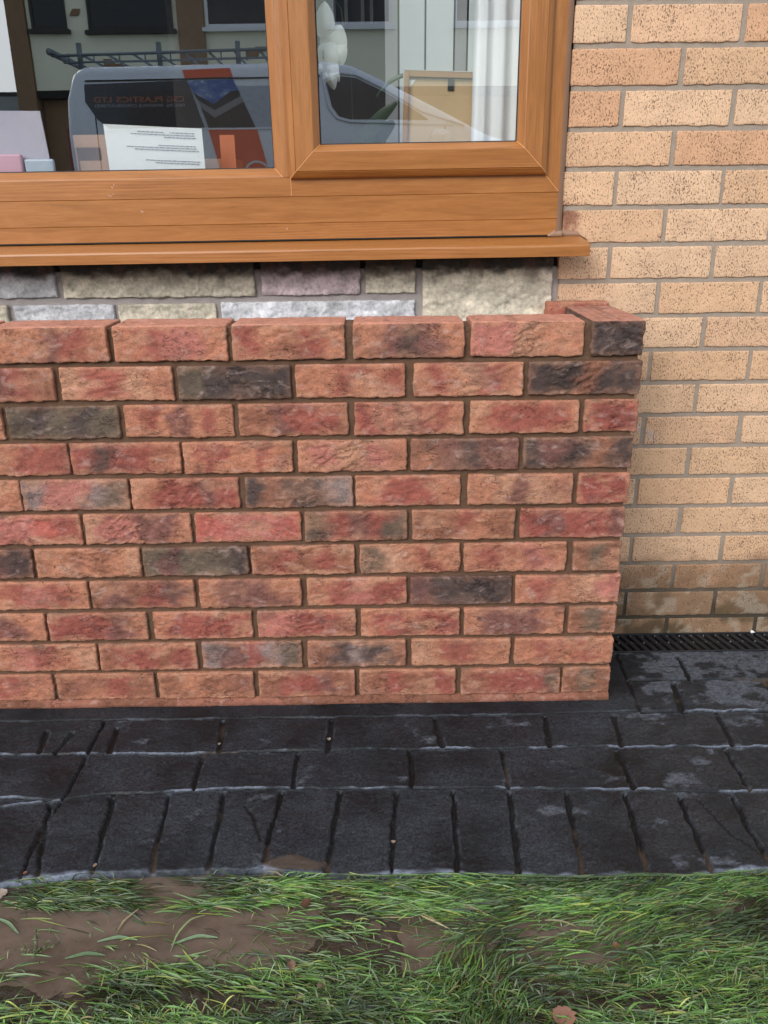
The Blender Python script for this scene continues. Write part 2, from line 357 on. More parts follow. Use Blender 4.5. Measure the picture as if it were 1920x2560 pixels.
for k, row in enumerate(COURSES):
    z0 = k * .075 - .0005; z1 = z0 + .065
    lx = row[0][0] - .011; codes = ['OROR', 'RRUR', 'BORB', 'DUDD', 'OPRO']
    fill = []
    while lx > -2.5: fill.append((lx - .215, lx, codes[(k * 3 + len(fill)) % 5])); lx -= .226
    for (a, b, code) in fill + row:
        sd += 1; near = b > -1.5
        last = b > -.01; head = (b - a) < .13
        if last: y1 = (.238 if k == 10 else .218) if head else .1025; fc = 'FTBLR'
        else: y1 = .1025; fc = 'FTBLR' if k == 10 else 'FTBLR'
        zz1 = z1 + (.002 if k == 10 else 0)
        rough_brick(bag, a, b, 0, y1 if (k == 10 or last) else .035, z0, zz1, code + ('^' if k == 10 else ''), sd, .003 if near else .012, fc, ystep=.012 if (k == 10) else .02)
    sd += 1
    # return of the wall back to the house
    if k == 10: pass
    elif len(row) == 7: rough_brick(bag, -.099, .001, .228, .268, z0, z1, 'RBR', sd, .008)
    else: rough_brick(bag, -.1, .001, .1125, .268, z0, z1, 'RORR', sd, .008)
link('brickwork', bag.mesh('brickwork'), M['brick'], wall)
# odd closer brick standing slightly proud against the house
bag = Bag(); rough_brick(bag, -.137, -.004, .241, .2715, .752, .824, 'SRSR', 991, .004, ystep=.01)
link('closer_brick', bag.mesh('closer_brick'), M['brick'], wall)
# mortar: a finely divided recessed face + solid backing
def sheet(x0, x1, z0, z1, y, step, amp, seed, depth, capz=True):
    xs = np.arange(x0, x1 + step / 2, step); zs = np.linspace(z0, z1, max(2, int((z1 - z0) / step)))
    A, B = np.meshgrid(xs, zs, indexing='ij'); Y = y + amp * fbm(A * 45, B * 45, 0, seed, 4) + amp * .5 * fbm(A * 200, B * 200, 0, seed + 2, 2)
    V = np.stack([A, Y, B], -1).reshape(-1, 3); nz = len(zs); i = np.arange(len(xs) * nz).reshape(len(xs), nz)
    Q = np.stack([i[:-1, :-1], i[1:, :-1], i[1:, 1:], i[:-1, 1:]], -1).reshape(-1, 4)
    V2 = V.copy(); V2[:, 1] = y + depth; n = len(V)
    top = np.stack([i[:-1, -1], i[1:, -1], i[1:, -1] + n, i[:-1, -1] + n], -1)
    lf = np.stack([i[0, 1:], i[0, :-1], i[0, :-1] + n, i[0, 1:] + n], -1); rt = np.stack([i[-1, :-1], i[-1, 1:], i[-1, 1:] + n, i[-1, :-1] + n], -1)
    return np.concatenate([V, V2]), np.concatenate([Q, top, lf, rt])
V, F = sheet(-2.5, -.006, -.05, .748, .0082, .005, .0011, 5, .09)
parts_v, parts_f, n = [V], [F], len(V)
for (a, b, c) in [(COURSES[10][i][1], COURSES[10][i + 1][0], i) for i in range(5)]:
    V, F = sheet(a - .006, b + .006, .742, .8115 if c != 3 else .806, .008 if c != 0 else .011, .002, .0012, 50 + c, .084)
    parts_v.append(V); parts_f.append(F + n); n += len(V)
V, F = sheet(-.096, -.006, -.05, .748, .010, .005, .001, 77, .262); parts_v.append(V); parts_f.append(F + n); n += len(V)
V, F = sheet(-.094, -.006, .742, .802, .2, .005, .001, 78, .07); parts_v.append(V); parts_f.append(F + n); n += len(V)
link('mortar', npmesh('mortar', np.concatenate(parts_v), np.concatenate(parts_f)), M['mortar'], wall)
# mortar and clay smeared along the foot of the wall
xs = np.arange(-2.5, .003, .003); f1 = fbm(xs * 14, 0 * xs, 0, 61, 4); f2 = fbm(xs * 40, 0 * xs, 0, 62, 4)
ztop = -.004 + .001 * f1; prof = []
for j, (yy, zz) in enumerate([(.006, .0), (-.001, -.004), (-.003, -.009), (-.0045, -.014), (-.003, -.020), (.004, -.024)]):
    prof.append(np.stack([xs, yy - .0012 * f2 * (j > 0), zz + .0012 * f1 + .001 * f2], -1))
P = np.stack(prof, 1); nj = P.shape[1]; i = np.arange(len(xs) * nj).reshape(len(xs), nj)
Q = np.stack([i[:-1, :-1], i[:-1, 1:], i[1:, 1:], i[1:, :-1]], -1).reshape(-1, 4)
cc = np.tile(np.array(PAL['B']) * .75, (len(xs) * nj, 1)); w = (smooth(-.1, .3, np.repeat(fbm(xs * 9, 0 * xs, 0, 63, 3), nj)))[:, None]
cc = cc * (1 - w) + np.array(lin(150, 98, 80)) * w
link('mortar_smear', npmesh('mortar_smear', P.reshape(-1, 3), Q, cc), M['brick'], wall)

# ------------------------------------------------------------------ buff house wall
house = thing('house_wall', 'speckled buff brick wall of the house with grey mortar, right of the window', 'house wall', (.5, .3, 0))
bag = Bag(); YB = .2754; rs = np.random.RandomState(4)
BX0, BZ0 = .0033, -.0314
TONES = [lin(229, 188, 151), lin(230, 190, 155), lin(226, 183, 146), lin(231, 192, 157), lin(227, 184, 149)]
def buff_brick(a, b, z, near):
    global sd
    sd += 1; ja, jb = rs.uniform(-.0015, .0015, 2)
    V, N, Q = rbox(a + ja, b + jb, YB, YB + .03, z, z + .065, .005 if near else .05, .0022, 'FTBLR', .02)
    if near:
        x, y, zz = V.T; V = V + N * (.0006 * fbm(x * 60, y * 60, zz * 60, sd, 3) + .0004 * fbm(x * 240, y * 240, zz * 240, sd + 1, 2))[:, None]
        low = smooth(.008, 0, zz - z); V[:, 2] += low * .0012 * fbm(x * 90, 0 * x, 0, sd, 3)
    c = np.array(TONES[rs.randint(5)]) * rs.uniform(.92, 1.0)
    if rs.rand() < .08: c = np.array(lin(214, 166, 130))
    cc = np.tile(c, (len(V), 1))
    x, y, zz = V.T
    dirt = smooth(.235, .13, zz + .035 * fbm(x * 9, zz * 22, 0, 3, 3)); dirt2 = smooth(.15, .0, zz + .04 * fbm(x * 14, zz * 14, 0, 8, 3))
    cc = cc * (1 - .85 * dirt[:, None]) + np.array(lin(104, 80, 62)) * .85 * dirt[:, None]
    hi = smooth(1.1, .5, zz)[:, None] * .16; cc = cc * (1 - hi) + np.array(lin(200, 158, 118)) * hi
    gm = (dirt2 * smooth(-.4, .5, fbm(x * 20, zz * 20, 0, 9, 4)))[:, None]; cc = cc * (1 - .8 * gm) + np.array(lin(74, 64, 44)) * .8 * gm
    lm = (dirt * smooth(.25, .7, fbm(x * 35, zz * 35, 0, 19, 4)))[:, None]; cc = cc * (1 - .5 * lm) + np.array(lin(170, 158, 140)) * .5 * lm
    # tannin stain beside the sill, splash of cement
    st = smooth(.035, .008, np.hypot((x + .098), (zz - .995) * .75) + .008 * fbm(x * 150, zz * 150, 0, 12, 3)) * (zz > .93)
    cc = cc * (1 - .75 * st[:, None]) + np.array(lin(110, 50, 40)) * .75 * st[:, None]
    st = smooth(.018, .006, np.abs((zz - .566) + (x - .03) * .5 + .004 * fbm(x * 60, zz * 60, 0, 15, 3))) * smooth(.10, .06, np.abs(x - .06)) * .6
    cc = cc * (1 - st[:, None]) + np.array(lin(205, 190, 175)) * st[:, None]
    bag.add(V, Q, cc)
def buff_rows(xa, xb, r0, r1):
    for r in range(r0, r1):
        z = BZ0 + .075 * r; off = 0 if r % 2 == 0 else .1125
        k = math.floor((xa - BX0 - off) / .225)
        while BX0 + off + k * .225 < xb:
            a = BX0 + off + k * .225; b = a + .215; k += 1
            a2, b2 = max(a, xa), min(b, xb)
            if b2 - a2 > .012: buff_brick(a2, b2, z, a2 < .8 and b2 > -.2 and z < 1.6)
buff_rows(-.110, 2.6, 0, 38)
buff_rows(-2.75, -.12, 30, 38)
buff_rows(-4.4, -2.76, 0, 38)
link('brickwork', bag.mesh('brickwork'), M['buff'], house)
P = []
def mbox(x0, x1, z0, z1, s): return sheet(x0, x1, z0, z1, YB + .003, .007 if x0 > -.2 and x0 < 0 else .1, .0006, s, .2)
vv, ff, n = [], [], 0
for (a, b, c, d, s) in [(-.108, .8, -.12, 1.6, 1), (.8, 2.6, -.12, 1.6, 2), (-.1, 2.6, 1.6, 2.82, 3), (-2.75, -.12, 2.215, 2.82, 4), (-4.4, -2.76, -.12, 2.82, 5)]:
    V, F = mbox(a, b, c, d, s); vv.append(V); ff.append(F + n); n += len(V)
link('mortar', npmesh('mortar', np.concatenate(vv), np.concatenate(ff)), M['greymortar'], house)

# ------------------------------------------------------------------ old split-stone panel under the window
stonew = thing('stone_wall', 'older panel of rough split stone blocks in cream, grey and pink under the window sill', 'stone wall', (-.7, .28, .8))
bag = Bag()
cream, grey, pink = lin(226, 214, 192), lin(208, 206, 208), lin(216, 194, 196)
ltg = lin(228, 227, 230)
ST = [(-1.62, -1.1996, .843, .915, grey), (-1.1847, -.770, .841, .915, cream), (-.7535, -.541, .8425, .915, pink), (-.528, -.4203, .844, .915, cream),
      (-1.62, -1.3131, .762, .8275, cream), (-1.299, -1.0798, .762, .8265, ltg), (-1.0707, -.8576, .762, .826, cream), (-.8455, -.4222, .762, .828, ltg), (-.404, -.1235, .69, .914, cream),
      (-2.05, -1.635, .841, .915, cream), (-2.4, -2.06, .842, .915, pink), (-2.1, -1.635, .762, .828, grey), (-2.6, -2.11, .762, .828, cream)]
for r in range(10):
    x = -2.6 + .13 * (r % 2)
    while x < -.5: L_ = .18 + .2 * ((r * 7 + int(x * 13)) % 5) / 4; ST.append((x, min(x + L_, -.42), .69 - r * .078, .752 - r * .078, [cream, grey, pink, ltg][(r + int(x * 9)) % 4])); x += L_ + .012
    if r % 2 == 1: ST.append((-.404, -.1235, .61 - (r - 1) * .078, .678 - (r - 1) * .078, cream))
for (a, b, z0, z1, c) in ST:
    sd += 1; hi = z0 > .68 and a > -1.7
    V, N, Q = rbox(a, b, .274, .31, z0, z1, .0035 if hi else .03, .003, 'FTBLR', .02)
    x, y, z = V.T
    amp = np.clip(-N[:, 1] + .25, 0, 1)
    V = V + N * ((.0026 * fbm(x * 52, y * 40, z * 74, sd, 5, .72) + .001) * amp)[:, None]
    cc = np.tile(np.array(c) * rs.uniform(.85, .98), (len(V), 1)); nn = fbm(x * 30, z * 40, 0, sd + 5, 5, .65)
    cc = cc * (1 + .22 * nn)[:, None]
    if z1 > .9:   # sooty staining plus the sill's shadow, both painted into the stone colour
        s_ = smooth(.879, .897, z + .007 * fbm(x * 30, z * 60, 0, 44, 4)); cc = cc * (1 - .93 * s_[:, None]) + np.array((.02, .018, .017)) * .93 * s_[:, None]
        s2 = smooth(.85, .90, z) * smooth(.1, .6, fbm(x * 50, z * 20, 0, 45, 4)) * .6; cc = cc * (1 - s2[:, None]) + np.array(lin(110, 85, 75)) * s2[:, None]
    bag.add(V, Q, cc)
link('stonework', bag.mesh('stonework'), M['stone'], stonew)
V, F = sheet(-2.7, -.108, -.12, .895, .2815, .008, .0014, 91, .1)
link('mortar', npmesh('mortar', V, F), mortar_mat('stone_mortar', lin(190, 180, 176, .85)), stonew)
mb = MB(); mb.box(-2.7, -.112, .290, .40, .896, .9255); mb.build('sill_shade_strip', M['gap'], stonew)  # near-black strip standing in for the shaded void under the sill

# ------------------------------------------------------------------ window
win = thing('window', 'golden oak effect window with a fixed pane, a side opening casement and a projecting sill', 'window', (-.7, .262, .962))
win.rotation_euler = (0, -.0058, 0)
def ext_x(mb, prof, x0, x1, k=0, seg=1):
    """profile (y,z) open polyline extruded along x, grain coordinate = (x, arc length)"""
    prof = np.array(prof); L_ = np.concatenate([[0], np.cumsum(np.linalg.norm(np.diff(prof, axis=0), axis=1))])
    for j in range(len(prof) - 1):
        V = [(x0, *prof[j]), (x1, *prof[j]), (x1, *prof[j + 1]), (x0, *prof[j + 1])]
        g = [(x0, L_[j] + k, k), (x1, L_[j] + k, k), (x1, L_[j + 1] + k, k), (x0, L_[j + 1] + k, k)]
        mb.add(V, [(0, 1, 2, 3)], g)
def ext_z(mb, prof, z0, z1, k=0):
    prof = np.array(prof); L_ = np.concatenate([[0], np.cumsum(np.linalg.norm(np.diff(prof, axis=0), axis=1))])
    for j in range(len(prof) - 1):
        V = [(*prof[j], z0), (*prof[j], z1), (*prof[j + 1], z1), (*prof[j + 1], z0)]
        g = [(z0, L_[j] + k, k), (z1, L_[j] + k, k), (z1, L_[j + 1] + k, k), (z0, L_[j + 1] + k, k)]
        mb.add(V, [(0, 1, 2, 3)], g)
def ring(mb, x0, x1, z0, z1, prof, k=0, weld=None):
    """mitred frame; profile = (distance inward, y)"""
    prof = np.array(prof); L_ = np.concatenate([[0], np.cumsum(np.linalg.norm(np.diff(prof, axis=0), axis=1))])
    for s_ in range(4):
        for j in range(len(prof) - 1):
            q = []
            for (d, y) in (prof[j], prof[j + 1]):
                cs = [(x0 + d, z0 + d), (x1 - d, z0 + d), (x1 - d, z1 - d), (x0 + d, z1 - d)]
                a, b = cs[s_], cs[(s_ + 1) % 4]; q.append(((a[0], y, a[1]), (b[0], y, b[1])))
            V = [q[0][0], q[0][1], q[1][1], q[1][0]]
            al = lambda p: (p[0] if s_ % 2 == 0 else p[2]) + s_ * 7.3
            g = [(al(V[0]), L_[j] + k, s_), (al(V[1]), L_[j] + k, s_), (al(V[2]), L_[j + 1] + k, s_), (al(V[3]), L_[j + 1] + k, s_)]
            mb.add(V, [(0, 1, 2, 3)], g)
    if weld is not None:
        for (cx, cz, dx, dz) in ((x0, z0, 1, 1), (x1, z0, -1, 1), (x1, z1, -1, -1), (x0, z1, 1, -1)):
            weld.tube([(cx + dx * d, y - .0001, cz + dz * d) for d, y in prof], .0006, 5)
YF = .262
g_ = .0009
weld = MB()
mb = MB()
ext_x(mb, [(.33, .958), (YF, .958), (YF, .9885), (YF + .0016, .9885 + g_), (YF, .9885 + 2 * g_), (YF, 1.0405), (YF + .0016, 1.0405 + g_), (YF, 1.0405 + 2 * g_), (YF, 1.0795), (YF + .03, 1.0795)], -2.62, -.1219, 0)
# top rail, left jamb, mullion, right jamb
ext_x(mb, [(YF + .03, 2.085), (YF, 2.085), (YF, 2.155), (.33, 2.155)], -2.62, -.1219, 3)
mb.build('frame_rail', M['wood'], win)
mb = MB(); ext_z(mb, [(-.153, .30), (-.153, YF - .0004), (-.1219, YF - .0004), (-.1219, .33)], 1.0425, 2.14, 5); mb.build('frame_jamb', M['wood'], win)
mb = MB(); ext_z(mb, [(-.6945, .30), (-.6945, YF - .0004), (-.684, YF - .0014), (-.676, YF - .0014), (-.6685, YF - .0004), (-.6685, .30)], 1.0795, 2.12, 8); mb.build('mullion', M['wood'], win)
mb = MB(); ext_z(mb, [(-2.62, .33), (-2.62, YF - .0004), (-2.58, YF - .0004), (-2.58, .30)], 1.0425, 2.14, 9); mb.build('frame_jamb', M['wood'], win)
mb = MB(); ring(mb, -2.58, -.6945, 1.0795, 2.085, [(0, YF), (.003, YF + .0015), (.0175, YF + .016), (.018, YF + .026)], 11, weld); mb.build('glazing_bead', M['wood'], win)
sash = [(0, YF + .001), (.0, YF - .008), (.003, YF - .012), (.0115, YF - .019), (.0125, YF - .0182), (.0137, YF - .0205), (.049, YF - .0215), (.051, YF - .0205), (.0625, YF - .006), (.0630, YF + .004)]
mb = MB(); ring(mb, -.6775, -.1515, 1.076, 2.088, sash, 14, weld); sf = mb.build('casement_frame', M['wood'], win)
weld.tube([(-.678, YF - .0006, 1.0795), (-.678, YF - .0006, 1.0425)], .0006, 5)
weld.tube([(-.1535, YF - .0010, 1.076), (-.124, YF - .0010, 1.0435)], .0006, 5)
weld.build('weld_line', M['weld'], win)
GL = glass_mat('window_glass', .23, (.98, .99, .985))
mb = MB(); mb.box(-2.57, -.70, YF + .0265, YF + .0305, 1.085, 2.08); mb.build('fixed_pane', GL, win)
mb = MB(); mb.box(-.62, -.208, YF + .0045, YF + .0085, 1.130, 2.03); mb.build('casement_pane', GL, win)
gk = MB(); ring(gk, -2.58 + .0178, -.6945 - .0178, 1.0795 + .0178, 2.085 - .0178, [(0, YF + .0245), (.0022, YF + .0262)], 0); ring(gk, -.6775 + .0628, -.1515 - .0628, 1.076 + .0628, 2.088 - .0628, [(0, YF + .0028), (.0025, YF + .0042)], 0)
gk.build('gasket', M['gap'], win)
mb = MB(); ext_x(mb, [(.33, .957), (YF + .002, .9535), (.182, .9425), (.1775, .9405), (.1762, .937), (.1762, .9185), (.184, .9180), (.184, .929), (.33, .9315)], -2.7, -.0705, 20)
sp = [(.33, .957), (.262, .9535), (.182, .9425), (.1775, .9405), (.1762, .937), (.1762, .9185), (.184, .9180), (.184, .929), (.33, .9315)]
V = [(-.0705, *p) for p in sp if p[0] < .28] + [(-.0705, .2752, .930), (-.0705, .2752, .9545)]
sc = [(.2752, .9545)] + sp[1:8] + [(.2752, .930)]
mb.add([(-.0705, *p) for p in sc], [list(range(len(sc)))], [(p[0] + 3, p[1], 2) for p in sc]); mb.build('sill', M['wood'], win)
mb = MB(); mb.box(-2.62, -.1225, .2625, .275, .9555, .9583); mb.build('sill_joint', M['gap'], win)
# sealant: strip between frame and bricks, smear over the sill end
xs = np.linspace(.955, 2.14, 200); prof = []
for j, (xx, yy) in enumerate([(-.1238, .2612), (-.119, .2635), (-.115, .2675), (-.1115, .271), (-.1095, .2765)]):
    prof.append(np.stack([xx + .0009 * fbm(xs * 20, 0 * xs + j * .3, 0, 7, 3), 0 * xs + yy, xs], -1))
P = np.stack(prof, 1); nj = 5; i = np.arange(200 * nj).reshape(200, nj); Q = np.stack([i[:-1, :-1], i[:-1, 1:], i[1:, 1:], i[1:, :-1]], -1).reshape(-1, 4)
link('sealant', npmesh('sealant', P.reshape(-1, 3), Q), M['seal'], win)
u = np.linspace(0, 1, 40); prof = []
for (f, h) in [(0, 0), (.25, .003), (.6, .004), (.85, .003), (1, -.001)]:
    x_ = -.142 + u * .085; zt = .9665 - .003 * u - .03 * np.clip(u - .78, 0, 1) * 3 + .0015 * vn(u * 9, 0 * u, 0, 3); zt = np.where(u < .2, .958 + u * .06, zt); zb = .9540 - .02 * np.clip(u - .84, 0, 1)
    yb = np.where(x_ < -.11, .2635, YB); prof.append(np.stack([x_, yb - .001 - h - (1 - f) * .004, zb + (zt - zb) * f], -1))
P = np.stack(prof, 1); i = np.arange(200).reshape(40, 5); Q = np.stack([i[:-1, :-1], i[1:, :-1], i[1:, 1:], i[:-1, 1:]], -1).reshape(-1, 4)
link('sealant_smear', npmesh('sealant_smear', P.reshape(-1, 3), Q), M['seal'], win)
# paint flecks on the frame
fl = MB(); rs2 = np.random.RandomState(3)
for (x, z, n_) in [(-1.04, 1.068, 2), (-1.05, 1.05, 3), (-.99, 1.02, 2), (-.70, .975, 1)]:
    for q in range(n_): a = rs2.uniform(0, 3); l = rs2.uniform(.001, .004); x2, z2 = x + rs2.uniform(-.008, .008), z + rs2.uniform(-.006, .006); fl.tube([(x2, YF - .0001, z2), (x2 + l * math.cos(a), YF - .0001, z2 + l * math.sin(a))], .0006, 5)
fl.build('paint_fleck', simple('pale_paint_fleck', (.75, .55, .5), .6), win)

# ------------------------------------------------------------------ room behind the glass
roomm = simple('dim_room_paint', lin(120, 108, 98, .6), .8); floorm = simple('dark_carpet', (.05, .045, .04), .9)
mb = MB(); mb.box(-3.2, .1, 3.4, 3.5, -.1, 2.5); mb.box(-3.3, -3.2, .36, 3.5, -.1, 2.5); mb.box(.1, .2, .47, 3.5, -.1, 2.5); mb.box(-3.3, .2, .36, 3.5, 2.4, 2.5)
tag(mb.build('room_wall', roomm), kind='structure')
mb = MB(); mb.box(-3.3, .2, .36, 3.5, -.12, -.1); tag(mb.build('room_floor', floorm), kind='structure')
mb = MB(); mb.box(-2.7, -.12, .355, .60, 1.02, 1.045, .003); tag(mb.build('window_board', simple('white_gloss_board', (.5, .48, .45), .4)), 'white painted board inside the window, under the papers and boxes', 'window board')
mb = MB(); mb.box(-3.2, -2.63, .352, .40, -.1, 2.5); mb.box(-2.63, .1, .352, .40, -.1, 1.0); mb.box(-.14, .1, .352, .46, 1.0, 2.5); mb.box(-2.63, -.14, .352, .40, 2.1, 2.5); tag(mb.build('inner_wall', roomm), kind='structure')
paper = simple('white_paper', (.95, .96, .95), .7, var=.02); ink = simple('printed_ink', (.16, .16, .2), .8); card = simple('cardboard', lin(196, 150, 118, .85), .85, var=.08, scale=60)
# A4 sheet leaning on the glass
pp = thing('paper_sheet', 'white printed letter leaning on the inside of the large pane', 'paper', (-.967, .33, 1.05))
W2, H2 = .2, .132
xs = np.linspace(-1.0675, -.8655, 14); V = []
for j in range(8):
    for x in xs:
        f = j / 7; V.append((x + .002 * f, .312 + .018 * (1 - f) + .002 * math.sin((x + 1) * 20), 1.046 + (H2 + .0085 - (x + 1.0675) * .052) * f))
V = np.array(V); i = np.arange(112).reshape(8, 14); Q = np.stack([i[:-1, :-1], i[:-1, 1:], i[1:, 1:], i[1:, :-1]], -1).reshape(-1, 4)
link('sheet', npmesh('sheet', V, Q), paper, pp)
mb = MB(); rp = random.Random(5)
for (z, segs) in [(1.170, [(.35, .58), (.68, .93)]), (1.1655, [(.28, .60), (.62, .93)]), (1.161, [(.62, .93)]), (1.1455, [(.55, .93)]), (1.141, [(.22, .93)]), (1.1365, [(.30, .95)]), (1.1165, [(.4, .95)]), (1.112, [(.5, .95)])]:
    for a, b in segs:
        x = -1.0675 + .2 * a
        while x < -1.0675 + .2 * b:
            w_ = rp.uniform(.003, .009); f = (z - 1.046) / .135; y = .3105 + .018 * (1 - f) + .002 * math.sin((x + 1) * 20)
            dz = -(x + .967) * .05; mb.box(x, x + w_, y - .0002, y + .0001, z + dz, z + dz + .0013); x += w_ + .0015
mb.build('printed_lines', ink, pp)
# white card at far left with pale pink packet
mb = MB(); mb.prism([(-1.50, 1.046), (-1.1905, 1.046), (-1.2015, 1.2145), (-1.50, 1.219)], 'y', .335, .338)
tag(mb.build('white_card', simple('pale_lilac_card', lin(196, 192, 208), .7, var=.04)), 'large pale lilac card propped at the left end of the window', 'card')
mb = MB(); mb.box(-1.50, -1.248, .316, .330, 1.046, 1.132, .004); tag(mb.build('paper_packet', simple('pale_pink_packet', lin(226, 176, 196), .4, var=.06)), 'pale pink packet lying in front of the lilac card', 'packet')
mb = MB(); mb.box(-1.244, -1.182, .318, .330, 1.046, 1.122, .004); tag(mb.build('plastic_packet', simple('clear_blue_packet', lin(190, 205, 220), .25, var=.1)), 'small pale blue packet beside the pink packet', 'packet')
# cardboard boxes
bx = thing('cardboard_box', 'brown cardboard box with a torn open side behind the printed letter', 'box', (-1.1, .45, 1.045))
mb = MB(); mb.box(-1.162, -1.05, .40, .403, 1.1485, 1.1735); mb.box(-1.104, -1.05, .40, .403, 1.045, 1.1483); mb.box(-1.154, -1.1042, .40, .403, 1.045, 1.122)
mb.build('front_panel', card, bx); mb = MB(); mb.box(-1.162, -.95, .55, .553, 1.045, 1.1735); mb.build('side', card, bx)
mb = MB(); mb.box(-1.162, -1.159, .4032, .5498, 1.045, 1.172); mb.build('side', card, bx)
bx = thing('cardboard_box', 'low brown cardboard box right of the printed letter with an upright flap', 'box', (-.85, .45, 1.045))
for q in [(-.95, -.8105, .40, .403), (-.95, -.8105, .50, .503), (-.813, -.8105, .4032, .4998)]: mb = MB(); mb.box(*q, 1.045, 1.123); mb.build('side', card, bx)
mb = MB(); mb.box(-.8425, -.8105, .3965, .3995, 1.045, 1.170); mb.build('flap', simple('orange_card', lin(205, 128, 92), .8), bx)
# orchid
orc = thing('orchid', 'white orchid spray hanging by the left edge of the casement pane', 'flower', (-.60, .36, 1.045))
pet = simple('orchid_petal', (.92, .93, .88), .5, var=.06); stemm = simple('plant_stem', (.06, .09, .035), .6); leafm = simple('orchid_leaf', (.035, .07, .03), .4)
def petal(cx, cz, ang, L_, w_, y0, cup=.012, seed=0):
    n, m_ = 12, 7; V = []
    for a in range(n + 1):
        t = a / n; wd = w_ * math.sin(math.pi * min(1, (t * .92 + .08)) ** .8) ** .7
        for b in range(m_ + 1):
            s_ = b / m_ * 2 - 1; lx, lz = s_ * wd, t * L_
            V.append((cx + lx * math.cos(ang) + lz * math.sin(ang), y0 - cup * (1 - s_ * s_) * math.sin(math.pi * t) + .004 * t, cz - lx * math.sin(ang) + lz * math.cos(ang)))
    i = np.arange((n + 1) * (m_ + 1)).reshape(n + 1, m_ + 1); return np.array(V), np.stack([i[:-1, :-1], i[:-1, 1:], i[1:, 1:], i[1:, :-1]], -1).reshape(-1, 4)
for (cx, cz, a, L_, w_, y0) in [(-.604, 1.345, R(2), .065, .021, .345), (-.597, 1.318, R(28), .058, .029, .352), (-.600, 1.335, R(172), .055, .024, .342), (-.590, 1.335, R(150), .045, .024, .35),
                                 (-.597, 1.303, R(170), .040, .018, .345), (-.596, 1.288, R(168), .040, .012, .343), (-.600, 1.286, R(198), .026, .007, .345), (-.588, 1.288, R(155), .026, .008, .349), (-.612, 1.298, R(205), .022, .006, .345)]:
    V, Q = petal(cx, cz, a, L_, w_, y0); o = link('petal', npmesh('petal', V, Q), pet, orc)
mb = MB(); mb.tube([(-.55, .42, 1.045), (-.552, .42, 1.15), (-.553, .40, 1.28), (-.57, .37, 1.40), (-.60, .362, 1.44), (-.612, .355, 1.38), (-.60, .352, 1.30)], .0012, 6); mb.build('stem', stemm, orc, True)
for (pts, w_) in [([(-.575, .47, 1.06), (-.54, .46, 1.15), (-.50, .45, 1.20), (-.455, .44, 1.235)], .016), ([(-.56, .50, 1.05), (-.50, .49, 1.17), (-.46, .48, 1.20)], .02), ([(-.53, .5, 1.06), (-.47, .5, 1.12), (-.42, .5, 1.13)], .02),
                  ([(-.50, .43, 1.245), (-.475, .425, 1.272), (-.44, .42, 1.287), (-.405, .415, 1.286), (-.39, .41, 1.272)], .0045)]:
    pts = np.array(pts); n = 14; t = np.linspace(0, 1, n); q = np.stack([np.interp(t, np.linspace(0, 1, len(pts)), pts[:, k]) for k in range(3)], -1)
    for _ in range(2): q[1:-1] = (q[:-2] + q[1:-1] * 2 + q[2:]) / 4
    T = np.gradient(q, axis=0); T /= np.linalg.norm(T, axis=1)[:, None]; Nn = np.stack([-T[:, 2], 0 * t, T[:, 0]], -1); wd = w_ * np.sin(np.pi * (t * .9 + .07)) ** .6
    V = np.concatenate([q + Nn * wd[:, None], q + np.array([0, -.003, 0]), q - Nn * wd[:, None]]); F = []
    for a in range(n - 1): F += [(a, a + 1, n + a + 1, n + a), (n + a, n + a + 1, 2 * n + a + 1, 2 * n + a)]
    link('leaf', npmesh('leaf', V, np.array(F)), leafm, orc)
# framed board, curtain, blind, inner door
tanm = simple('tan_glazed_board', lin(216, 186, 146), .12, var=.06, scale=8, bump=0, spec=.8); palef = simple('pale_wood_frame', lin(214, 186, 150), .5)
fb = thing('picture_frame', 'tan backed picture frame standing behind the casement pane beside the curtain', 'picture frame', (-.335, .36, 1.045))
fb.rotation_euler = (0, .035, 0)
mb = MB()
for (a, b, c, d) in [(-.449, -.439, 1.045, 1.281), (-.4388, -.252, 1.270, 1.281), (-.252, -.242, 1.045, 1.281)]: mb.box(a, b, .352, .37, c, d, .001)
mb.build('frame', simple('frame_moulding', lin(176, 136, 98), .5), fb)
mb = MB(); mb.box(-.4384, -.2526, .362, .368, 1.045, 1.2693); mb.build('backing_board', tanm, fb)
mb = MB(); mb.box(-.4505, -.4492, .351, .371, 1.045, 1.2825); mb.box(-.4492, -.242, .351, .371, 1.2813, 1.2828); mb.box(-.438, -.255, .3605, .3615, 1.2665, 1.2685); mb.build('pale_edge', simple('pale_edge', (.7, .66, .6), .5), fb)
mb = MB(); mb.box(-.357, -.344, .358, .3612, 1.247, 1.268, .0004); mb.build('hanger_tab', simple('black_tab', (.03, .03, .035), .5), fb)
mb = MB(); mb.prism([(-.4382, 1.2655), (-.424, 1.2655), (-.4382, 1.248)], 'y', .3606, .3618); mb.build('label_corner', paper, fb)
def folds(name, x0, x1, y, z0, z1, n, amp, m, parent=None, seed=0):
    xs = np.linspace(x0, x1, n); zs = np.linspace(z0, z1, 24); A, B = np.meshgrid(xs, zs, indexing='ij')
    k = 1 + .3 * (z1 - B); Y = y + amp * np.sin((A - x0) * 170 + .8 * vn(A * 20, B * 2, 0, seed)) * k + amp * .6 * vn(A * 60, B * 3, 0, seed + 1)
    V = np.stack([A, Y, B], -1).reshape(-1, 3); i = np.arange(n * 24).reshape(n, 24)
    return link(name, npmesh(name, V, np.stack([i[:-1, :-1], i[1:, :-1], i[1:, 1:], i[:-1, 1:]], -1).reshape(-1, 4)), m, parent)
whitec = simple('white_net_curtain', (.95, .96, .97), .8, var=.03)
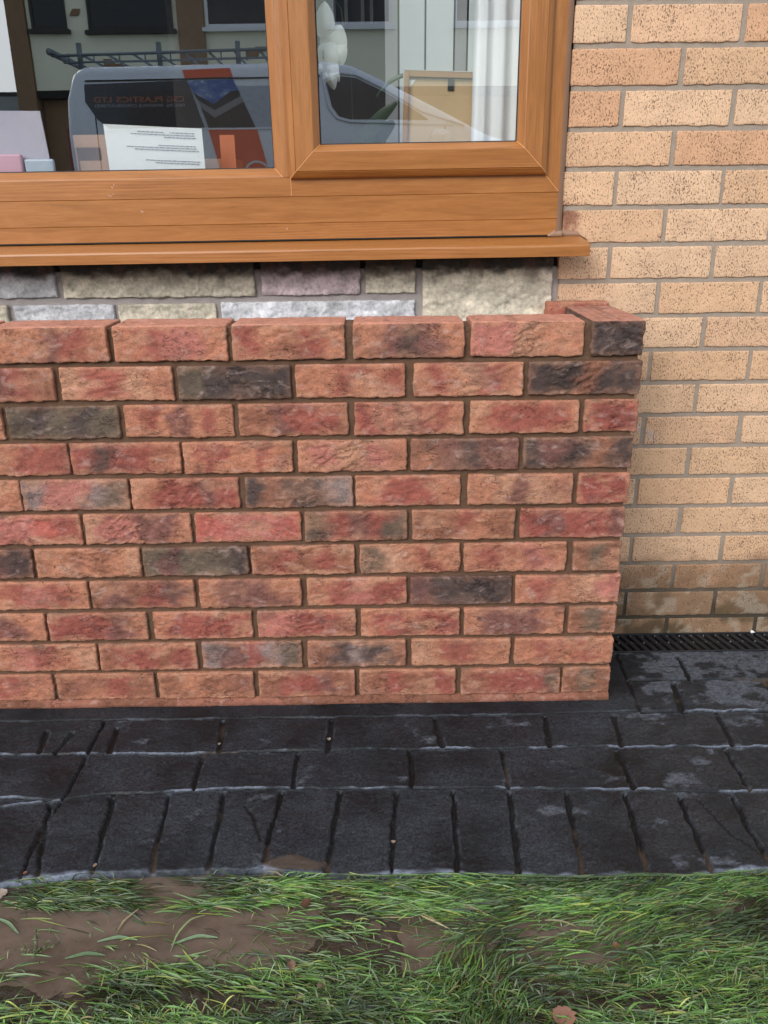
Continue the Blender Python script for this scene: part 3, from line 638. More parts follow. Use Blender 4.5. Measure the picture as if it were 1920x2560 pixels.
cu = folds('curtain', -.300, -.162, .338, 1.05, 2.08, 90, .006, whitec, None, 3); tag(cu, 'white gathered curtain hanging at the right edge of the casement', 'curtain')
bl = thing('vertical_blind', 'white vertical blind slats hanging behind the framed picture', 'blind', (-.38, .56, 2.0))
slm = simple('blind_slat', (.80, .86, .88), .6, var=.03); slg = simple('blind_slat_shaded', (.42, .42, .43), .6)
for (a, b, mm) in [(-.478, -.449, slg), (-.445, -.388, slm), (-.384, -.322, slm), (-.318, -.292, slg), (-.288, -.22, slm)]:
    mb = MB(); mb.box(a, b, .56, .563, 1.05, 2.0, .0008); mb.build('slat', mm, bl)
mb = MB(); mb.box(-.49, -.2, .55, .58, 2.0, 2.03); mb.build('headrail', slm, bl)
dr = thing('inner_door', 'dark inner doorway with thin pale upright strips behind the orchid', 'door', (-.45, 1.6, 0))
mb = MB(); mb.box(-1.2, -.25, 1.6, 1.64, -.1, 2.2); mb.build('door_panel', simple('dark_door', (.03, .02, .018), .6), dr)
mb = MB()
for x in (-.64, -.60, -.545, -.515): mb.box(x, x + .011, 1.57, 1.595, 1.60, 2.2)
mb.build('pale_strip', simple('pale_strip', (.4, .38, .4), .5), dr)

# ------------------------------------------------------------------ black imprinted paving
def gz(y): return -.018 + .05 * np.clip(y, -.52, .3)
H0 = [(-3.2,-.047),(-1.338,-.047),(-.501,-.049),(-.187,-.05),(.068,-.043)]
H1 = [(-3.2,-.15),(-1.292,-.156),(-1.206,-.158),(-1.087,-.157),(-.958,-.161),(-.835,-.16),(-.697,-.157),(-.502,-.155),(-.373,-.157),(-.168,-.16),(-.025,-.16),(.202,-.165),(.287,-.167),(3,-.19)]
H2 = [(-3.2,-.26),(-1.239,-.281),(-1.13,-.287),(-1.063,-.276),(-.994,-.271),(-.874,-.267),(-.798,-.264),(-.503,-.27),(-.28,-.273),(-.103,-.281),(.231,-.293),(3,-.34)]
H2b = [(-1.6,-.35),(-1.227,-.307),(-1.176,-.295),(-1.122,-.286)]
H3 = [(-3.2,-.60),(-1.6,-.53),(-1.152,-.483),(-1.08,-.468),(-1.004,-.46),(-.916,-.464),(-.806,-.458),(-.715,-.463),(-.505,-.478),(-.375,-.476),(-.286,-.482),(-.173,-.488),(-.073,-.486),(.041,-.488),(.149,-.475),(.5,-.47),(3,-.5)]
# (points, half width, depth, pale edge strength)
J = [(H0, .0026, .003, .2), (H1, .0034, .004, .8), (H2, .0032, .004, .8), (H2b, .0026, .003, .6)]
for a in [[(-1.224,-.082),(-1.214,-.148)],[(-1.075,-.077),(-1.068,-.152)],[(-.85,-.06),(-.842,-.156)],[(-.616,-.056),(-.618,-.158)],[(-.393,-.056),(-.381,-.153)],[(-.15,-.058),(-.163,-.16)],[(-.003,-.06),(-.011,-.16)],[(.222,-.055),(.217,-.165)],[(-1.165,-.09),(-1.18,-.15)]]: J.append((a, .0062, .006, .12))
for a in [[(-.875,-.167),(-.874,-.266)],[(-.679,-.165),(-.681,-.264)],[(-.448,-.16),(-.45,-.264)],[(-.259,-.161),(-.262,-.271)],[(-.026,-.166),(-.022,-.28)],[(.196,-.171),(.197,-.288)]]: J.append((a, .0052, .007, .12))
for a in [[(-1.138,-.297),(-1.12,-.38),(-1.097,-.465)],[(-1.021,-.281),(-1.013,-.379),(-1.005,-.457)],[(-.916,-.28),(-.911,-.371),(-.903,-.459)],[(-.812,-.276),(-.807,-.389),(-.81,-.461)],[(-.701,-.278),(-.71,-.385),(-.71,-.463)],[(-.589,-.277),(-.596,-.383),(-.604,-.47)],[(-.481,-.28),(-.494,-.478)],[(-.37,-.282),(-.381,-.478)],[(-.264,-.286),(-.276,-.482)],[(-.154,-.289),(-.165,-.414),(-.168,-.487)],[(-.044,-.294),(-.051,-.379),(-.057,-.485)],[(.056,-.306),(.055,-.375),(.053,-.484)],[(.158,-.298),(.153,-.372),(.16,-.47)]]: J.append((a, .0047, .008, .12))
J += [([(-1.109,-.052),(-1.112,-.161),(-1.118,-.285),(-1.131,-.355),(-1.125,-.479)], .0038, .008, .1), ([(-.763,-.31),(-.745,-.34),(-.723,-.396)], .003, .003, .05), ([(.09,-.31),(.12,-.40),(.165,-.46)], .003, .003, .05)]
J += [([(.068,.179),(.063,-.043)], .0042, .005, .05), ([(.074,.071),(.391,.065),(3,.05)], .0055, .005, .8), ([(.067,-.046),(.338,-.052),(3,-.07)], .0065, .006, .8), ([(.216,.165),(.21,.069)], .006, .007, .1), ([(.168,.056),(.152,-.049)], .008, .007, .1), ([(.38,.06),(.37,-.05)], .007, .007, .1)]
for k in range(1, 12):      # the same pattern carried on outside the picture
    for (ya, yb, st, o) in [(-.05, -.158, .225, 0), (-.165, -.275, .205, .06), (-.285, -.50, .108, 0)]:
        for m_ in range(1 if st > .15 else 2):
            xr = (.222 if o == 0 and st > .2 else .196 if o else .158) + st * (k * (1 if st > .15 else 2) - m_)
            if xr < 2.9: J.append(([(xr, ya), (xr - .008, yb)], .0055, .007, .12))
            xl = (-1.224 if o == 0 and st > .2 else -1.11 if o else -1.138) - st * (k * (1 if st > .15 else 2) - m_)
            if xl > -3.1: J.append(([(xl, ya), (xl + .012, yb)], .0055, .007, .12))
def seg_dist(X, Y, pts):
    D = np.full(X.shape, 9.); SG = np.zeros(X.shape)
    for (ax, ay), (bx_, by) in zip(pts[:-1], pts[1:]):
        dx, dy = bx_ - ax, by - ay; L2 = dx * dx + dy * dy; t = np.clip(((X - ax) * dx + (Y - ay) * dy) / L2, 0, 1)
        ox, oy = X - ax - t * dx, Y - ay - t * dy; d = np.hypot(ox, oy); b = d < D
        D = np.where(b, d, D); SG = np.where(b, oy if abs(dx) > abs(dy) else ox, SG)
    return D, SG
xs = np.concatenate([np.arange(-3.1, -1.42, .012), np.arange(-1.42, .52, .0028), np.arange(.52, 2.9, .012)])
h3 = np.interp(xs, *zip(*H3)) + .003 * fbm(xs * 14, 0 * xs, 0, 201, 4)
tt = np.concatenate([np.linspace(0, .006, 4)[:-1], np.linspace(.006, 1, 470)])
XX = np.repeat(xs[:, None], len(tt), 1); YY = h3[:, None] + (.2745 - h3[:, None]) * tt[None, :]
wx = XX + .0022 * fbm(XX * 42, YY * 42, 0, 202, 4); wy = YY + .0022 * fbm(XX * 42, YY * 42, 0, 203, 4)
ZZ = gz(YY) + .0012 * fbm(XX * 9, YY * 9, 0, 204, 3) + .0007 * fbm(XX * 45, YY * 70, 0, 205, 4) + .0003 * fbm(XX * 190, YY * 190, 0, 206, 2)
smoothz = ((YY > -.047) & (XX < .066))          # trowelled fillet along the wall
ZZ = np.where(smoothz, gz(YY) + .0008 * fbm(XX * 6, YY * 20, 0, 207, 3), ZZ)
groove = np.zeros(XX.shape); edge = np.zeros(XX.shape); jm = np.zeros(XX.shape)
for (pts, hw, dep, pe) in J:
    xmn, xmx = min(p[0] for p in pts) - .03, max(p[0] for p in pts) + .03; ii = np.where((xs > xmn) & (xs < xmx))[0]
    if not len(ii): continue
    sl_ = slice(ii[0], ii[-1] + 1)
    d, sg = seg_dist(wx[sl_], wy[sl_], pts); hwv = hw * (1 + .35 * vn(XX[sl_] * 30, YY[sl_] * 30, 0, 11))
    g1 = smooth(hwv * 1.15, hwv * .62, d); groove[sl_] = np.maximum(groove[sl_], g1 * dep); jm[sl_] = np.maximum(jm[sl_], g1)
    lip = smooth(.0018, .0003, np.abs(d - hwv * 1.12)) if pe > .5 else smooth(.003, 0, np.abs(d - hwv * 1.25))
    bw = smooth(-.05, .5, fbm(XX[sl_] * 11, YY[sl_] * 11, 0, 31 + int(hw * 1e4), 4) + .12) if pe > .5 else smooth(.1, .6, fbm(XX[sl_] * 20, YY[sl_] * 20, 0, 35, 3))
    side_ = np.where(sg > 0, 1., .35) if pe > .5 else 1.
    edge[sl_] = np.maximum(edge[sl_], lip * pe * bw * side_); ZZ[sl_] += lip * .0013 * (pe > .5)
ZZ = ZZ - groove
# chalky bloom: patches, stronger on the right hand slabs, and along the front edge
front = smooth(.011, .002, YY - h3[:, None] + .006 * fbm(XX * 25, YY * 25, 0, 41, 3)) * (.25 + .75 * smooth(-.3, .4, fbm(XX * 9, 0 * YY, 0, 42, 3)))
patchn = fbm(XX * 15, YY * 24, 0, 43, 5, .6); rightw = smooth(-.10, .22, XX) * smooth(-.2, -.02, YY) * .78 + smooth(-.35, .1, XX) * .25
bloom = smooth(.95, 1.5, patchn + rightw * 1.25) * (1 - jm) * np.where(smoothz, .12, 1.)
film = smooth(-.3, .8, fbm(XX * 8, YY * 12, 0, 49, 4)) * (1 - jm)
mud = smooth(.2, .7, fbm(XX * 12, YY * 12, 0, 44, 3) + smooth(-.39, -.47, YY) * 1.1 - .35) * jm
ell = np.hypot((XX + .665) / .055, (YY + .447) / .020) + .25 * fbm(XX * 30, YY * 30, 0, 45, 3); mudp = smooth(1.0, .75, ell)
mud = np.maximum(mud, mudp); ZZ = np.maximum(ZZ, np.where(mudp > .3, gz(YY) - .0002, -9))
ZZ[:, 0] -= .035; ZZ[:, 1] -= .012; ZZ[:, 2] -= .002
cols = np.stack([np.clip(np.maximum(edge, front * .8), 0, 1), bloom, mud, ], -1).reshape(-1, 3)
V = np.stack([XX, YY, ZZ], -1).reshape(-1, 3); i = np.arange(XX.size).reshape(XX.shape)
Q = np.stack([i[:-1, :-1], i[1:, :-1], i[1:, 1:], i[:-1, 1:]], -1).reshape(-1, 4)
cx, cy = V[Q].mean(1)[:, 0], V[Q].mean(1)[:, 1]
Q = Q[~((cx < -.02) & (cy > .03)) & ~((cx > .016) & (cy > .1835))]       # under the wall, and the slot of the drain
me = npmesh('paving', V, Q, cols)
a = me.attributes.new('jm', 'FLOAT', 'POINT'); a.data.foreach_set('value', jm.ravel().astype(np.float32))
a = me.attributes.new('film', 'FLOAT', 'POINT'); a.data.foreach_set('value', film.ravel().astype(np.float32))
m = NM('wet_black_imprinted_concrete'); o = m.obj(); at = m.n('SeparateColor', {0: m.attr('col')}); jmn = m.attr('jm', 'Fac'); fm = m.attr('film', 'Fac')
n1 = m.noise(o, 30, 6, .65); n2 = m.noise(o, 260, 5, .75); n3 = m.noise(m.map(o, (1, 1.6, 1)), 75, 6, .7)
base = m.mix(n1, (.0085, .0102, .0125), (.0205, .0240, .0290)); slab_ = m.noise(o, 5.5, 2); base = m.mix(.8, base, m.ramp(slab_, [(.35, .5), (.65, 1.5)]), 'MULTIPLY')
base = m.mix(.8, base, m.ramp(n3, [(.3, .5), (.5, .9), (.72, 1.7)]), 'MULTIPLY')
base = m.mix(.9, base, m.ramp(n2, [(.32, .25), (.5, .85), (.68, 2.2)]), 'MULTIPLY')
base = m.mix(m.math('MULTIPLY', m.math('MULTIPLY', fm, m.ramp(n2, [(.4, 0.), (.66, 1.)])), .5), base, (.055, .060, .071))
base = m.mix(m.math('MULTIPLY', m.math('MULTIPLY', at.outputs[1], m.ramp(m.math('ADD', m.math('MULTIPLY', n3, .5), m.math('MULTIPLY', n2, .5)), [(.38, .05), (.6, 1.)])), .6), base, (.16, .17, .20))
base = m.mix(m.math('MULTIPLY', jmn, .8), base, (.007, .0065, .006))
base = m.mix(m.math('MULTIPLY', at.outputs[2], .8), base, (.075, .052, .036))
base = m.mix(m.math('MULTIPLY', at.outputs[0], m.ramp(n3, [(.3, .25), (.6, 1.)])), base, (.24, .27, .34))
rg = m.ramp(m.math('ADD', m.math('MULTIPLY', m.noise(o, 9, 5, .65), .75), m.math('MULTIPLY', n2, .25)), [(.40, .34), (.60, .66)])
rg = m.mix(at.outputs[1], rg, (.8, .8, .8))
m.p(Base_Color=base, Roughness=rg, Normal=m.bump(m.math('ADD', m.math('MULTIPLY', n3, .5), m.math('MULTIPLY', n2, .6)), .0014, .8)); m.set(m.b.inputs['Specular IOR Level'], .32)
tag(link('paving', me, m.m), kind='structure')
# ------------------------------------------------------------------ drain channel
dn = thing('drain_channel', 'black plastic drain channel with slanted grating bars along the foot of the buff wall', 'drain', (1, .23, -.01))
blk = simple('black_plastic', (.012, .013, .016), .38, var=.3, scale=60, bump=.0002)
mb = MB(); zt = -.0065
mb.box(.018, 2.88, .1845, .190, zt - .03, zt, .001); mb.box(.018, 2.88, .2685, .2735, zt - .03, zt + .001, .001); mb.build('rim', blk, dn)
mb = MB()
x = .0
while x < 2.8:
    p0, p1 = np.array([x + .022, .1915]), np.array([x, .267]); d = (p1 - p0) / np.linalg.norm(p1 - p0); nn = np.array([-d[1], d[0]]) * .0056
    if x > .0:
        poly = [tuple(p0 + nn), tuple(p0 - nn), tuple(p1 - nn), tuple(p1 + nn)]
        mb.prism(poly, 'z', zt - .009, zt - .001)
    x += .0215
mb.box(.018, 2.88, .2275, .2315, zt - .010, zt - .0028)
x = .028
while x < 2.8: mb.box(x, x + .0018, .228, .2300, zt - .003, zt + .0002, mi=1); mb.box(x + .006, x + .0078, .259, .261, zt - .003, zt + .0002, mi=1); x += .031
mb.build('grating', [blk, simple('water_bead', (.25, .26, .28), .3)], dn)
mb = MB(); mb.box(.018, 2.88, .1905, .268, -.09, -.085); mb.build('channel', blk, dn)

# ------------------------------------------------------------------ mud, puddle, grass
WZ = -.0535
def rest(x, y):     # how far ground stands above the puddle
    e = np.hypot((x + .98) / .30, (y + .565) / .075)
    h = .006 * fbm(x * 5, y * 5, 0, 301, 3) - .002
    h += .010 * smooth(-.60, -.76, y) + .006 * smooth(-.72, -1.1, y)
    h -= .016 * smooth(1.5, .6, e); h -= .003 * smooth(-.50, -.47, y)
    return h
xs = np.concatenate([np.arange(-3.1, -1.4, .03), np.arange(-1.4, .5, .005), np.arange(.5, 2.9, .03)]); ys = np.concatenate([np.arange(-2.6, -.95, .02), np.arange(-.95, -.44, .005)])
A, B = np.meshgrid(xs, ys, indexing='ij'); Z = WZ + rest(A, B) + .0014 * fbm(A * 60, B * 60, 0, 303, 4)
V = np.stack([A, B, Z], -1).reshape(-1, 3); i = np.arange(A.size).reshape(A.shape); Q = np.stack([i[:-1, :-1], i[1:, :-1], i[1:, 1:], i[:-1, 1:]], -1).reshape(-1, 4)
m = NM('wet_mud'); o = m.obj(); n = m.noise(o, 40, 6, .7)
m.p(Base_Color=m.ramp(n, [(.3, (.018, .013, .008)), (.6, (.055, .038, .026)), (.8, (.12, .085, .06))]), Roughness=m.ramp(m.noise(o, 60, 3), [(.4, .18), (.65, .6)]), Normal=m.bump(m.noise(o, 130, 5, .7), .004, .8))
tag(link('mud', npmesh('mud', V, Q), m.m), kind='structure')
m = NM('muddy_water'); o = m.obj(); n = m.noise(m.map(o, (1, 2, 1)), 9, 4, .6)
m.p(Base_Color=m.ramp(m.math('ADD', m.math('MULTIPLY', n, .7), m.math('MULTIPLY', m.noise(o, 45, 5, .7), .3)), [(.36, (.088, .063, .046)), (.62, (.155, .115, .088))]), Roughness=.05, IOR=1.33, Normal=m.bump(m.noise(o, 22, 3), .0006, .5))
xs = np.arange(-3.1, 2.9, .05); ys = np.arange(-2.4, -.44, .05); A, B = np.meshgrid(xs, ys, indexing='ij')
V = np.stack([A, B, 0 * A + WZ], -1).reshape(-1, 3); i = np.arange(A.size).reshape(A.shape)
tag(link('puddle_water', npmesh('puddle_water', V, np.stack([i[:-1, :-1], i[1:, :-1], i[1:, 1:], i[:-1, 1:]], -1).reshape(-1, 4)), m.m), kind='structure')

rg_ = np.random.RandomState(12)
def dens(x, y):
    e = np.hypot((x + .985) / .29, (y + .580) / .056); e2 = np.hypot((x + .862) / .050, (y + .503) / .034); e3 = np.hypot((x + .72) / .10, (y + .545) / .020)
    d = np.where(y > -.530, 1.0, .50) ; d = np.where(y < -.640, 1.0, d)
    mid = (y < -.530) & (y > -.64)
    d = np.where(mid, .22 + .62 * smooth(-.72, -.40, x), d)
    d *= 1 - smooth(1.15, .85, e); d *= 1 - smooth(1.1, .8, e2); d *= 1 - .85 * smooth(1.2, .7, e3)
    d *= 1 - .9 * ((x < -1.09) & (y > -.66)); d *= 1 - .7 * smooth(1.3, .8, np.hypot((x + 1.05) / .09, (y + .70) / .03))
    d *= np.clip(.60 + 1.35 * fbm(x * 10, y * 28, 0, 311, 3), .04, 1.3); d = np.maximum(d, .018)
    d *= 1 - .4 * smooth(.32, .6, fbm(x * 7 + 3, y * 16, 0, 313, 3))
    return np.clip(d, 0, 1)
def blades(n, xr, yr, lens, wid, mode):
    x = rg_.uniform(*xr, n); y = rg_.uniform(*yr, n); k = rg_.rand(n) < dens(x, y); x, y = x[k], y[k]; n = len(x)
    K = 7; L_ = rg_.uniform(*lens, n); wd = rg_.uniform(*wid, n)
    flow = .28 * fbm(x * 4, y * 5, 0, 321, 3) * 2
    base = np.where(x > -.15, .28, np.where(x < -.55, .02, -.10)) + flow * .8
    # a combed parting where the strands turn downhill
    tw = smooth(.10, .02, np.abs(x + .41 + (y + .6) * .3)) * smooth(-.585, -.63, y); base = base * (1 - tw) + 1.15 * tw
    if mode == 'lie': ang = base + rg_.normal(0, .27, n) + np.pi * (rg_.rand(n) < .35); lift = rg_.uniform(.0004, .0042, n); z0 = np.maximum(WZ + rest(x, y), WZ) + rg_.uniform(0, .007, n) * (dens(x, y) > .3)
    elif mode == 'thatch': ang = rg_.uniform(0, 2 * np.pi, n); lift = rg_.uniform(.002, .010, n); z0 = np.maximum(WZ + rest(x, y), WZ)
    else: ang = rg_.uniform(0, 2 * np.pi, n); lift = L_ * rg_.uniform(.15, .75, n); z0 = WZ + rest(x, y)
    bend = rg_.normal(0, .22, n) + .25 * (mode == 'up'); t = np.linspace(0, 1, K)[None, :]
    th = ang[:, None] + bend[:, None] * (t - .3); ds = (L_ / (K - 1))[:, None]
    hx = np.sqrt(np.clip(1 - (lift / L_) ** 2, .1, 1))[:, None] if mode == 'up' else 1.
    px = x[:, None] + np.cumsum(np.cos(th) * ds * hx, 1); py = y[:, None] + np.cumsum(np.sin(th) * ds * hx * .8, 1)
    pz = z0[:, None] + (lift[:, None] * np.sin(np.pi * np.minimum(t * (.62 if mode == 'up' else 1.0), 1)))
    if mode != 'up': pz = pz + .0005 * rg_.randn(n, 1)
    gl_ = WZ + rest(px, py) - .001; pz = np.maximum(pz, np.minimum(gl_, pz + .01))
    pe = np.interp(px, *zip(*H3)) - .001; over = py > pe; py = np.where(over, pe + (py - pe) * .25, py); pz = np.where(over, np.maximum(pz, -.0415), pz)
    w = wd[:, None] * (np.sin(np.pi * np.clip(t * .86 + .14, 0, 1)) ** .65)
    nx, ny = -np.sin(th), np.cos(th)
    roll = rg_.uniform(-.8, .8, n)[:, None]
    Lp = np.stack([px + nx * w, py + ny * w * .9, pz + w * roll], -1); Rp = np.stack([px - nx * w, py - ny * w * .9, pz - w * roll], -1); Mp = np.stack([px, py, pz - w * .35], -1)
    V = np.stack([Lp, Mp, Rp], 2).reshape(-1, 3)
    b = (np.arange(n) * K * 3)[:, None, None] + (np.arange(K - 1) * 3)[None, :, None]
    q1 = b + np.array([0, 1, 4, 3]); q2 = b + np.array([1, 2, 5, 4]); F = np.concatenate([q1.reshape(-1, 4), q2.reshape(-1, 4)])
    tone = rg_.rand(n); g0 = np.array([.045, .098, .018]); g1 = np.array([.125, .215, .046]); g2 = np.array([.26, .27, .06]); g3 = np.array([.15, .20, .10]); g4 = np.array([.022, .046, .011]); g5 = np.array([.16, .12, .06])
    c = g0 + (g1 - g0) * rg_.rand(n, 1)
    c = np.where((tone < .09)[:, None], g2 * rg_.uniform(.6, 1, (n, 1)), c); c = np.where(((tone > .09) & (tone < .27))[:, None], g3 * rg_.uniform(.6, 1.1, (n, 1)), c)
    c = np.where(((tone > .72) & (tone < .93))[:, None], g4 * rg_.uniform(.7, 1.6, (n, 1)), c); c = np.where((tone > .96)[:, None], g5, c)
    if mode == 'thatch': c = c * .5 + np.array([.04, .03, .015])
    c = c * np.array([1.04, 1.16, .98]) * np.clip(1 + .85 * fbm(x * 9, y * 22, 0, 331, 3), .25, 1.8)[:, None]
    c = np.repeat(c, K * 3, 0).reshape(n, K, 3, 3); tp = (t[..., None, None] > .9) * .25; c = c * (1 - tp) + np.array([.2, .15, .07]) * tp
    c[:, :, 1] *= .8; c[:, 0] = c[:, 0] * .4 + np.array([.25, .25, .12]) * .3
    return V, F, c.reshape(-1, 3)
G = Bag()
G.add(*blades(9000, (-1.3, .35), (-.96, -.475), (.015, .04), (.0004, .0010), 'thatch'))
G.add(*blades(27000, (-1.3, .33), (-.80, -.474), (.022, .062), (.0004, .0013), 'lie'))
G.add(*blades(11000, (-.62, .35), (-.545, -.478), (.022, .060), (.0004, .0012), 'lie'))
G.add(*blades(2600, (-1.12, -.92), (-.524, -.472), (.02, .05), (.0005, .0013), 'lie'))
G.add(*blades(4000, (-.86, -.52), (-.548, -.474), (.022, .060), (.0005, .0013), 'lie'))
G.add(*blades(11000, (-1.3, .35), (-.96, -.655), (.014, .040), (.0005, .0012), 'up'))
def litter(n, xr, yr):      # short broken and half sunk pieces afloat on the puddle
    global dens
    keep = dens; dens = lambda x, y: .16 + 0 * x; a = blades(n, xr, yr, (.005, .022), (.0003, .0010), 'thatch'); dens = keep; return a
G.add(*litter(800, (-1.25, -.35), (-.68, -.49)))
G.add(*blades(7000, (-3, 2.8), (-1.6, -.80), (.03, .07), (.001, .002), 'up'))
G.add(*blades(2500, (-3, -1.3), (-.9, -.62), (.03, .07), (.001, .002), 'lie'))
G.add(*blades(3500, (.33, 2.8), (-.9, -.5), (.03, .07), (.001, .002), 'lie'))
m = NM('wet_grass_blade'); c = m.attr('col'); o = m.obj(); n = m.noise(o, 300, 3)
m.p(Base_Color=m.mix(.6, c, m.ramp(n, [(.3, .6), (.7, 1.35)]), 'MULTIPLY'), Roughness=.42, Coat_Weight=.08, Coat_Roughness=.2, Transmission_Weight=0.)
m.set(m.b.inputs['Subsurface Weight'], 0.)
tag(link('grass', G.mesh('grass'), m.m), 'flattened wet green grass lying in muddy water in front of the black paving', 'grass', kind='stuff')
# long strands floating alone on the puddle
def strand(pts, w_, col, name, label, cat='grass blade', group=None):
    pts = np.array([(p[0], p[1], WZ + (p[2] if len(p) > 2 else .002)) for p in pts]); n = 16; t = np.linspace(0, 1, n)
    q = np.stack([np.interp(t, np.linspace(0, 1, len(pts)), pts[:, k]) for k in range(3)], -1)
    for _ in range(3): q[1:-1] = (q[:-2] + q[1:-1] * 2 + q[2:]) / 4
    T = np.gradient(q, axis=0); T /= np.linalg.norm(T, axis=1)[:, None]; Nn = np.stack([-T[:, 1], T[:, 0], 0 * t], -1); wd = w_ * np.sin(np.pi * (t * .88 + .07)) ** .8
    V = np.concatenate([q + Nn * wd[:, None] + np.array([0, 0, .001]), q, q - Nn * wd[:, None] + np.array([0, 0, .0006])]); F = []
    for a in range(n - 1): F += [(a, a + 1, n + a + 1, n + a), (n + a, n + a + 1, 2 * n + a + 1, 2 * n + a)]
    cc = np.tile(np.array(col), (len(V), 1)); o = link(name, npmesh(name, V, np.array(F), cc), bpy.data.materials['wet_grass_blade']); return tag(o, label, cat, group)
strand([(-.955, -.592), (-.925, -.583), (-.893, -.590)], .0030, (.15, .23, .12), 'grass_blade', 'broad pale green blade floating alone in the middle of the puddle')
strand([(-.995, -.622), (-.965, -.612), (-.935, -.617)], .0032, (.10, .17, .08), 'grass_blade', 'broad grey green blade lying at the lower edge of the puddle')
strand([(-.838, -.60), (-.80, -.583), (-.768, -.588)], .0030, (.16, .24, .13), 'grass_blade', 'broad pale blade at the right edge of the puddle, beside the thin upright strand')
strand([(-.836, -.612), (-.832, -.585, .008), (-.815, -.56, .012), (-.795, -.548, .006)], .0015, (.20, .26, .10), 'grass_blade', 'curved yellow green strand arching over the right edge of the puddle')
strand([(-1.135, -.543), (-1.11, -.553), (-1.085, -.575)], .0026, (.15, .23, .12), 'grass_blade', 'pale blade at the far left edge of the puddle')
strand([(-1.13, -.513), (-1.08, -.512), (-1.04, -.525)], .0018, (.28, .26, .12), 'grass_blade', 'thin yellowish blade trailing under the left grass tuft')
strand([(-.93, -.576), (-.925, -.555, .004), (-.905, -.535, .008)], .0016, (.26, .20, .10), 'grass_blade', 'thin straw coloured stem standing in the middle of the puddle')
# weed sprig standing in the puddle
wd_ = thing('weed', 'small muddy weed sprig sticking out of the puddle on the left', 'plant', (-1.045, -.612, WZ))
mb = MB(); mb.tube([(-1.045, -.615, WZ - .005), (-1.043, -.605, WZ + .012), (-1.047, -.590, WZ + .028)], [.0018, .0016, .001], 6)
mb.tube([(-1.045, -.612, WZ), (-1.025, -.605, WZ + .010), (-1.005, -.602, WZ + .014)], .0011, 5); mb.build('stem', simple('weed_stem', (.05, .055, .02), .6), wd_, True)
wl = MB(); r3 = random.Random(9)
for q in range(46):
    t = r3.random(); cx, cy, cz = (-1.045 + r3.gauss(0, .012), -.614 + r3.gauss(0, .007), WZ + .004 + r3.random() * .010) if q < 26 else ((-1.045 + .04 * t, -.612 + .01 * t, WZ + .004 + .012 * t) if q < 38 else (-1.046 + r3.gauss(0, .002), -.605 + .015 * t, WZ + .012 + .018 * t))
    a = r3.uniform(0, 6.28); l = r3.uniform(.004, .008); w_ = l * .35; dz = r3.uniform(-.002, .004)
    ca, sa = math.cos(a), math.sin(a)
    wl.add([(cx, cy, cz), (cx + ca * l * .5 - sa * w_, cy + sa * l * .5 + ca * w_, cz + dz), (cx + ca * l, cy + sa * l, cz + dz * .5), (cx + ca * l * .5 + sa * w_, cy + sa * l * .5 - ca * w_, cz + dz * 1.3)], [(0, 1, 2, 3)])
wl.build('leaves', simple('weed_leaf', (.10, .12, .05), .5, var=.5, scale=120), wd_)
# fallen leaves and crumbs
def leaf(name, label, x, y, z, L_, w_, ang, col, curl=.25, cat='leaf'):
    n, k = 9, 5; V = []
    for a in range(n):
        t = a / (n - 1)
        for b in range(k):
            s_ = b / (k - 1) * 2 - 1; wv = w_ * math.sin(math.pi * (t * .9 + .05)) ** .7 * (1 + .18 * math.sin(t * 23 + b)); lx = (t - .5) * L_; ly = s_ * wv
            zz = z + curl * wv * s_ * s_ + .12 * L_ * (t - .5) ** 2 + .0006 * math.sin(t * 17 + s_ * 5)
            V.append((x + lx * math.cos(ang) - ly * math.sin(ang), y + lx * math.sin(ang) + ly * math.cos(ang), zz))
    i = np.arange(n * k).reshape(n, k); o = link(name, npmesh(name, np.array(V), np.stack([i[:-1, :-1], i[1:, :-1], i[1:, 1:], i[:-1, 1:]], -1).reshape(-1, 4)), simple(name + '_skin', col, .45, var=.35, scale=90, bump=.0008))
    return tag(o, label, cat)
tan = lin(120, 92, 74)
leaf('fallen_leaf', 'curled tan leaf in the grass, upper of the two beside each other at the bottom', -.645, -.650, WZ + .013, .018, .006, 1.9, tan, .6)
leaf('fallen_leaf', 'small tan leaf lower right of the curled one in the grass', -.598, -.683, WZ + .013, .014, .006, .6, lin(112, 88, 72), .5)
leaf('fallen_leaf', 'flat tan leaf nearest the bottom left of the three leaves in the grass', -.631, -.705, WZ + .014, .017, .006, .4, lin(132, 104, 86), .4)
leaf('fallen_leaf', 'large reddish tan dead leaf at the bottom edge of the photo', -.259, -.745, WZ + .020, .034, .016, 1.5, lin(138, 98, 80), .4)
leaf('fallen_leaf', 'brown leaf curled among the grass just below the paving', -.633, -.531, WZ + .010, .020, .007, 1.0, lin(92, 60, 42), .6)
leaf('fallen_leaf', 'tiny orange leaf scrap in the grass on the right', -.153, -.625, WZ + .016, .010, .005, .8, lin(110, 78, 50), .5)
leaf('leaf_scrap', 'tiny orange scrap in the long joint near the left front edge of the paving', -1.118, -.462, gz(-.462) + .003, .007, .003, .9, lin(130, 80, 64), .3, 'scrap')
leaf('leaf_scrap', 'pale peach scrap in the front paving joint above the left grass tuft', -1.004, -.447, gz(-.447) + .002, .009, .003, 1.3, lin(140, 112, 96), .3, 'scrap')
leaf('leaf_scrap', 'cream scrap in the middle joint of the front paving row', -.488, -.405, gz(-.405) + .002, .007, .004, 1.5, lin(150, 128, 112), .4, 'scrap')
leaf('leaf_scrap', 'cream scrap in the middle joint of the paving row nearest the red wall', -.617, -.125, gz(-.125) + .002, .009, .004, 1.8, lin(150, 138, 126), .4, 'scrap')
leaf('leaf_scrap', 'pale scrap in the left joint of the paving row nearest the wall', -.845, -.135, gz(-.135) + .002, .008, .003, 1.5, lin(140, 124, 108), .4, 'scrap')
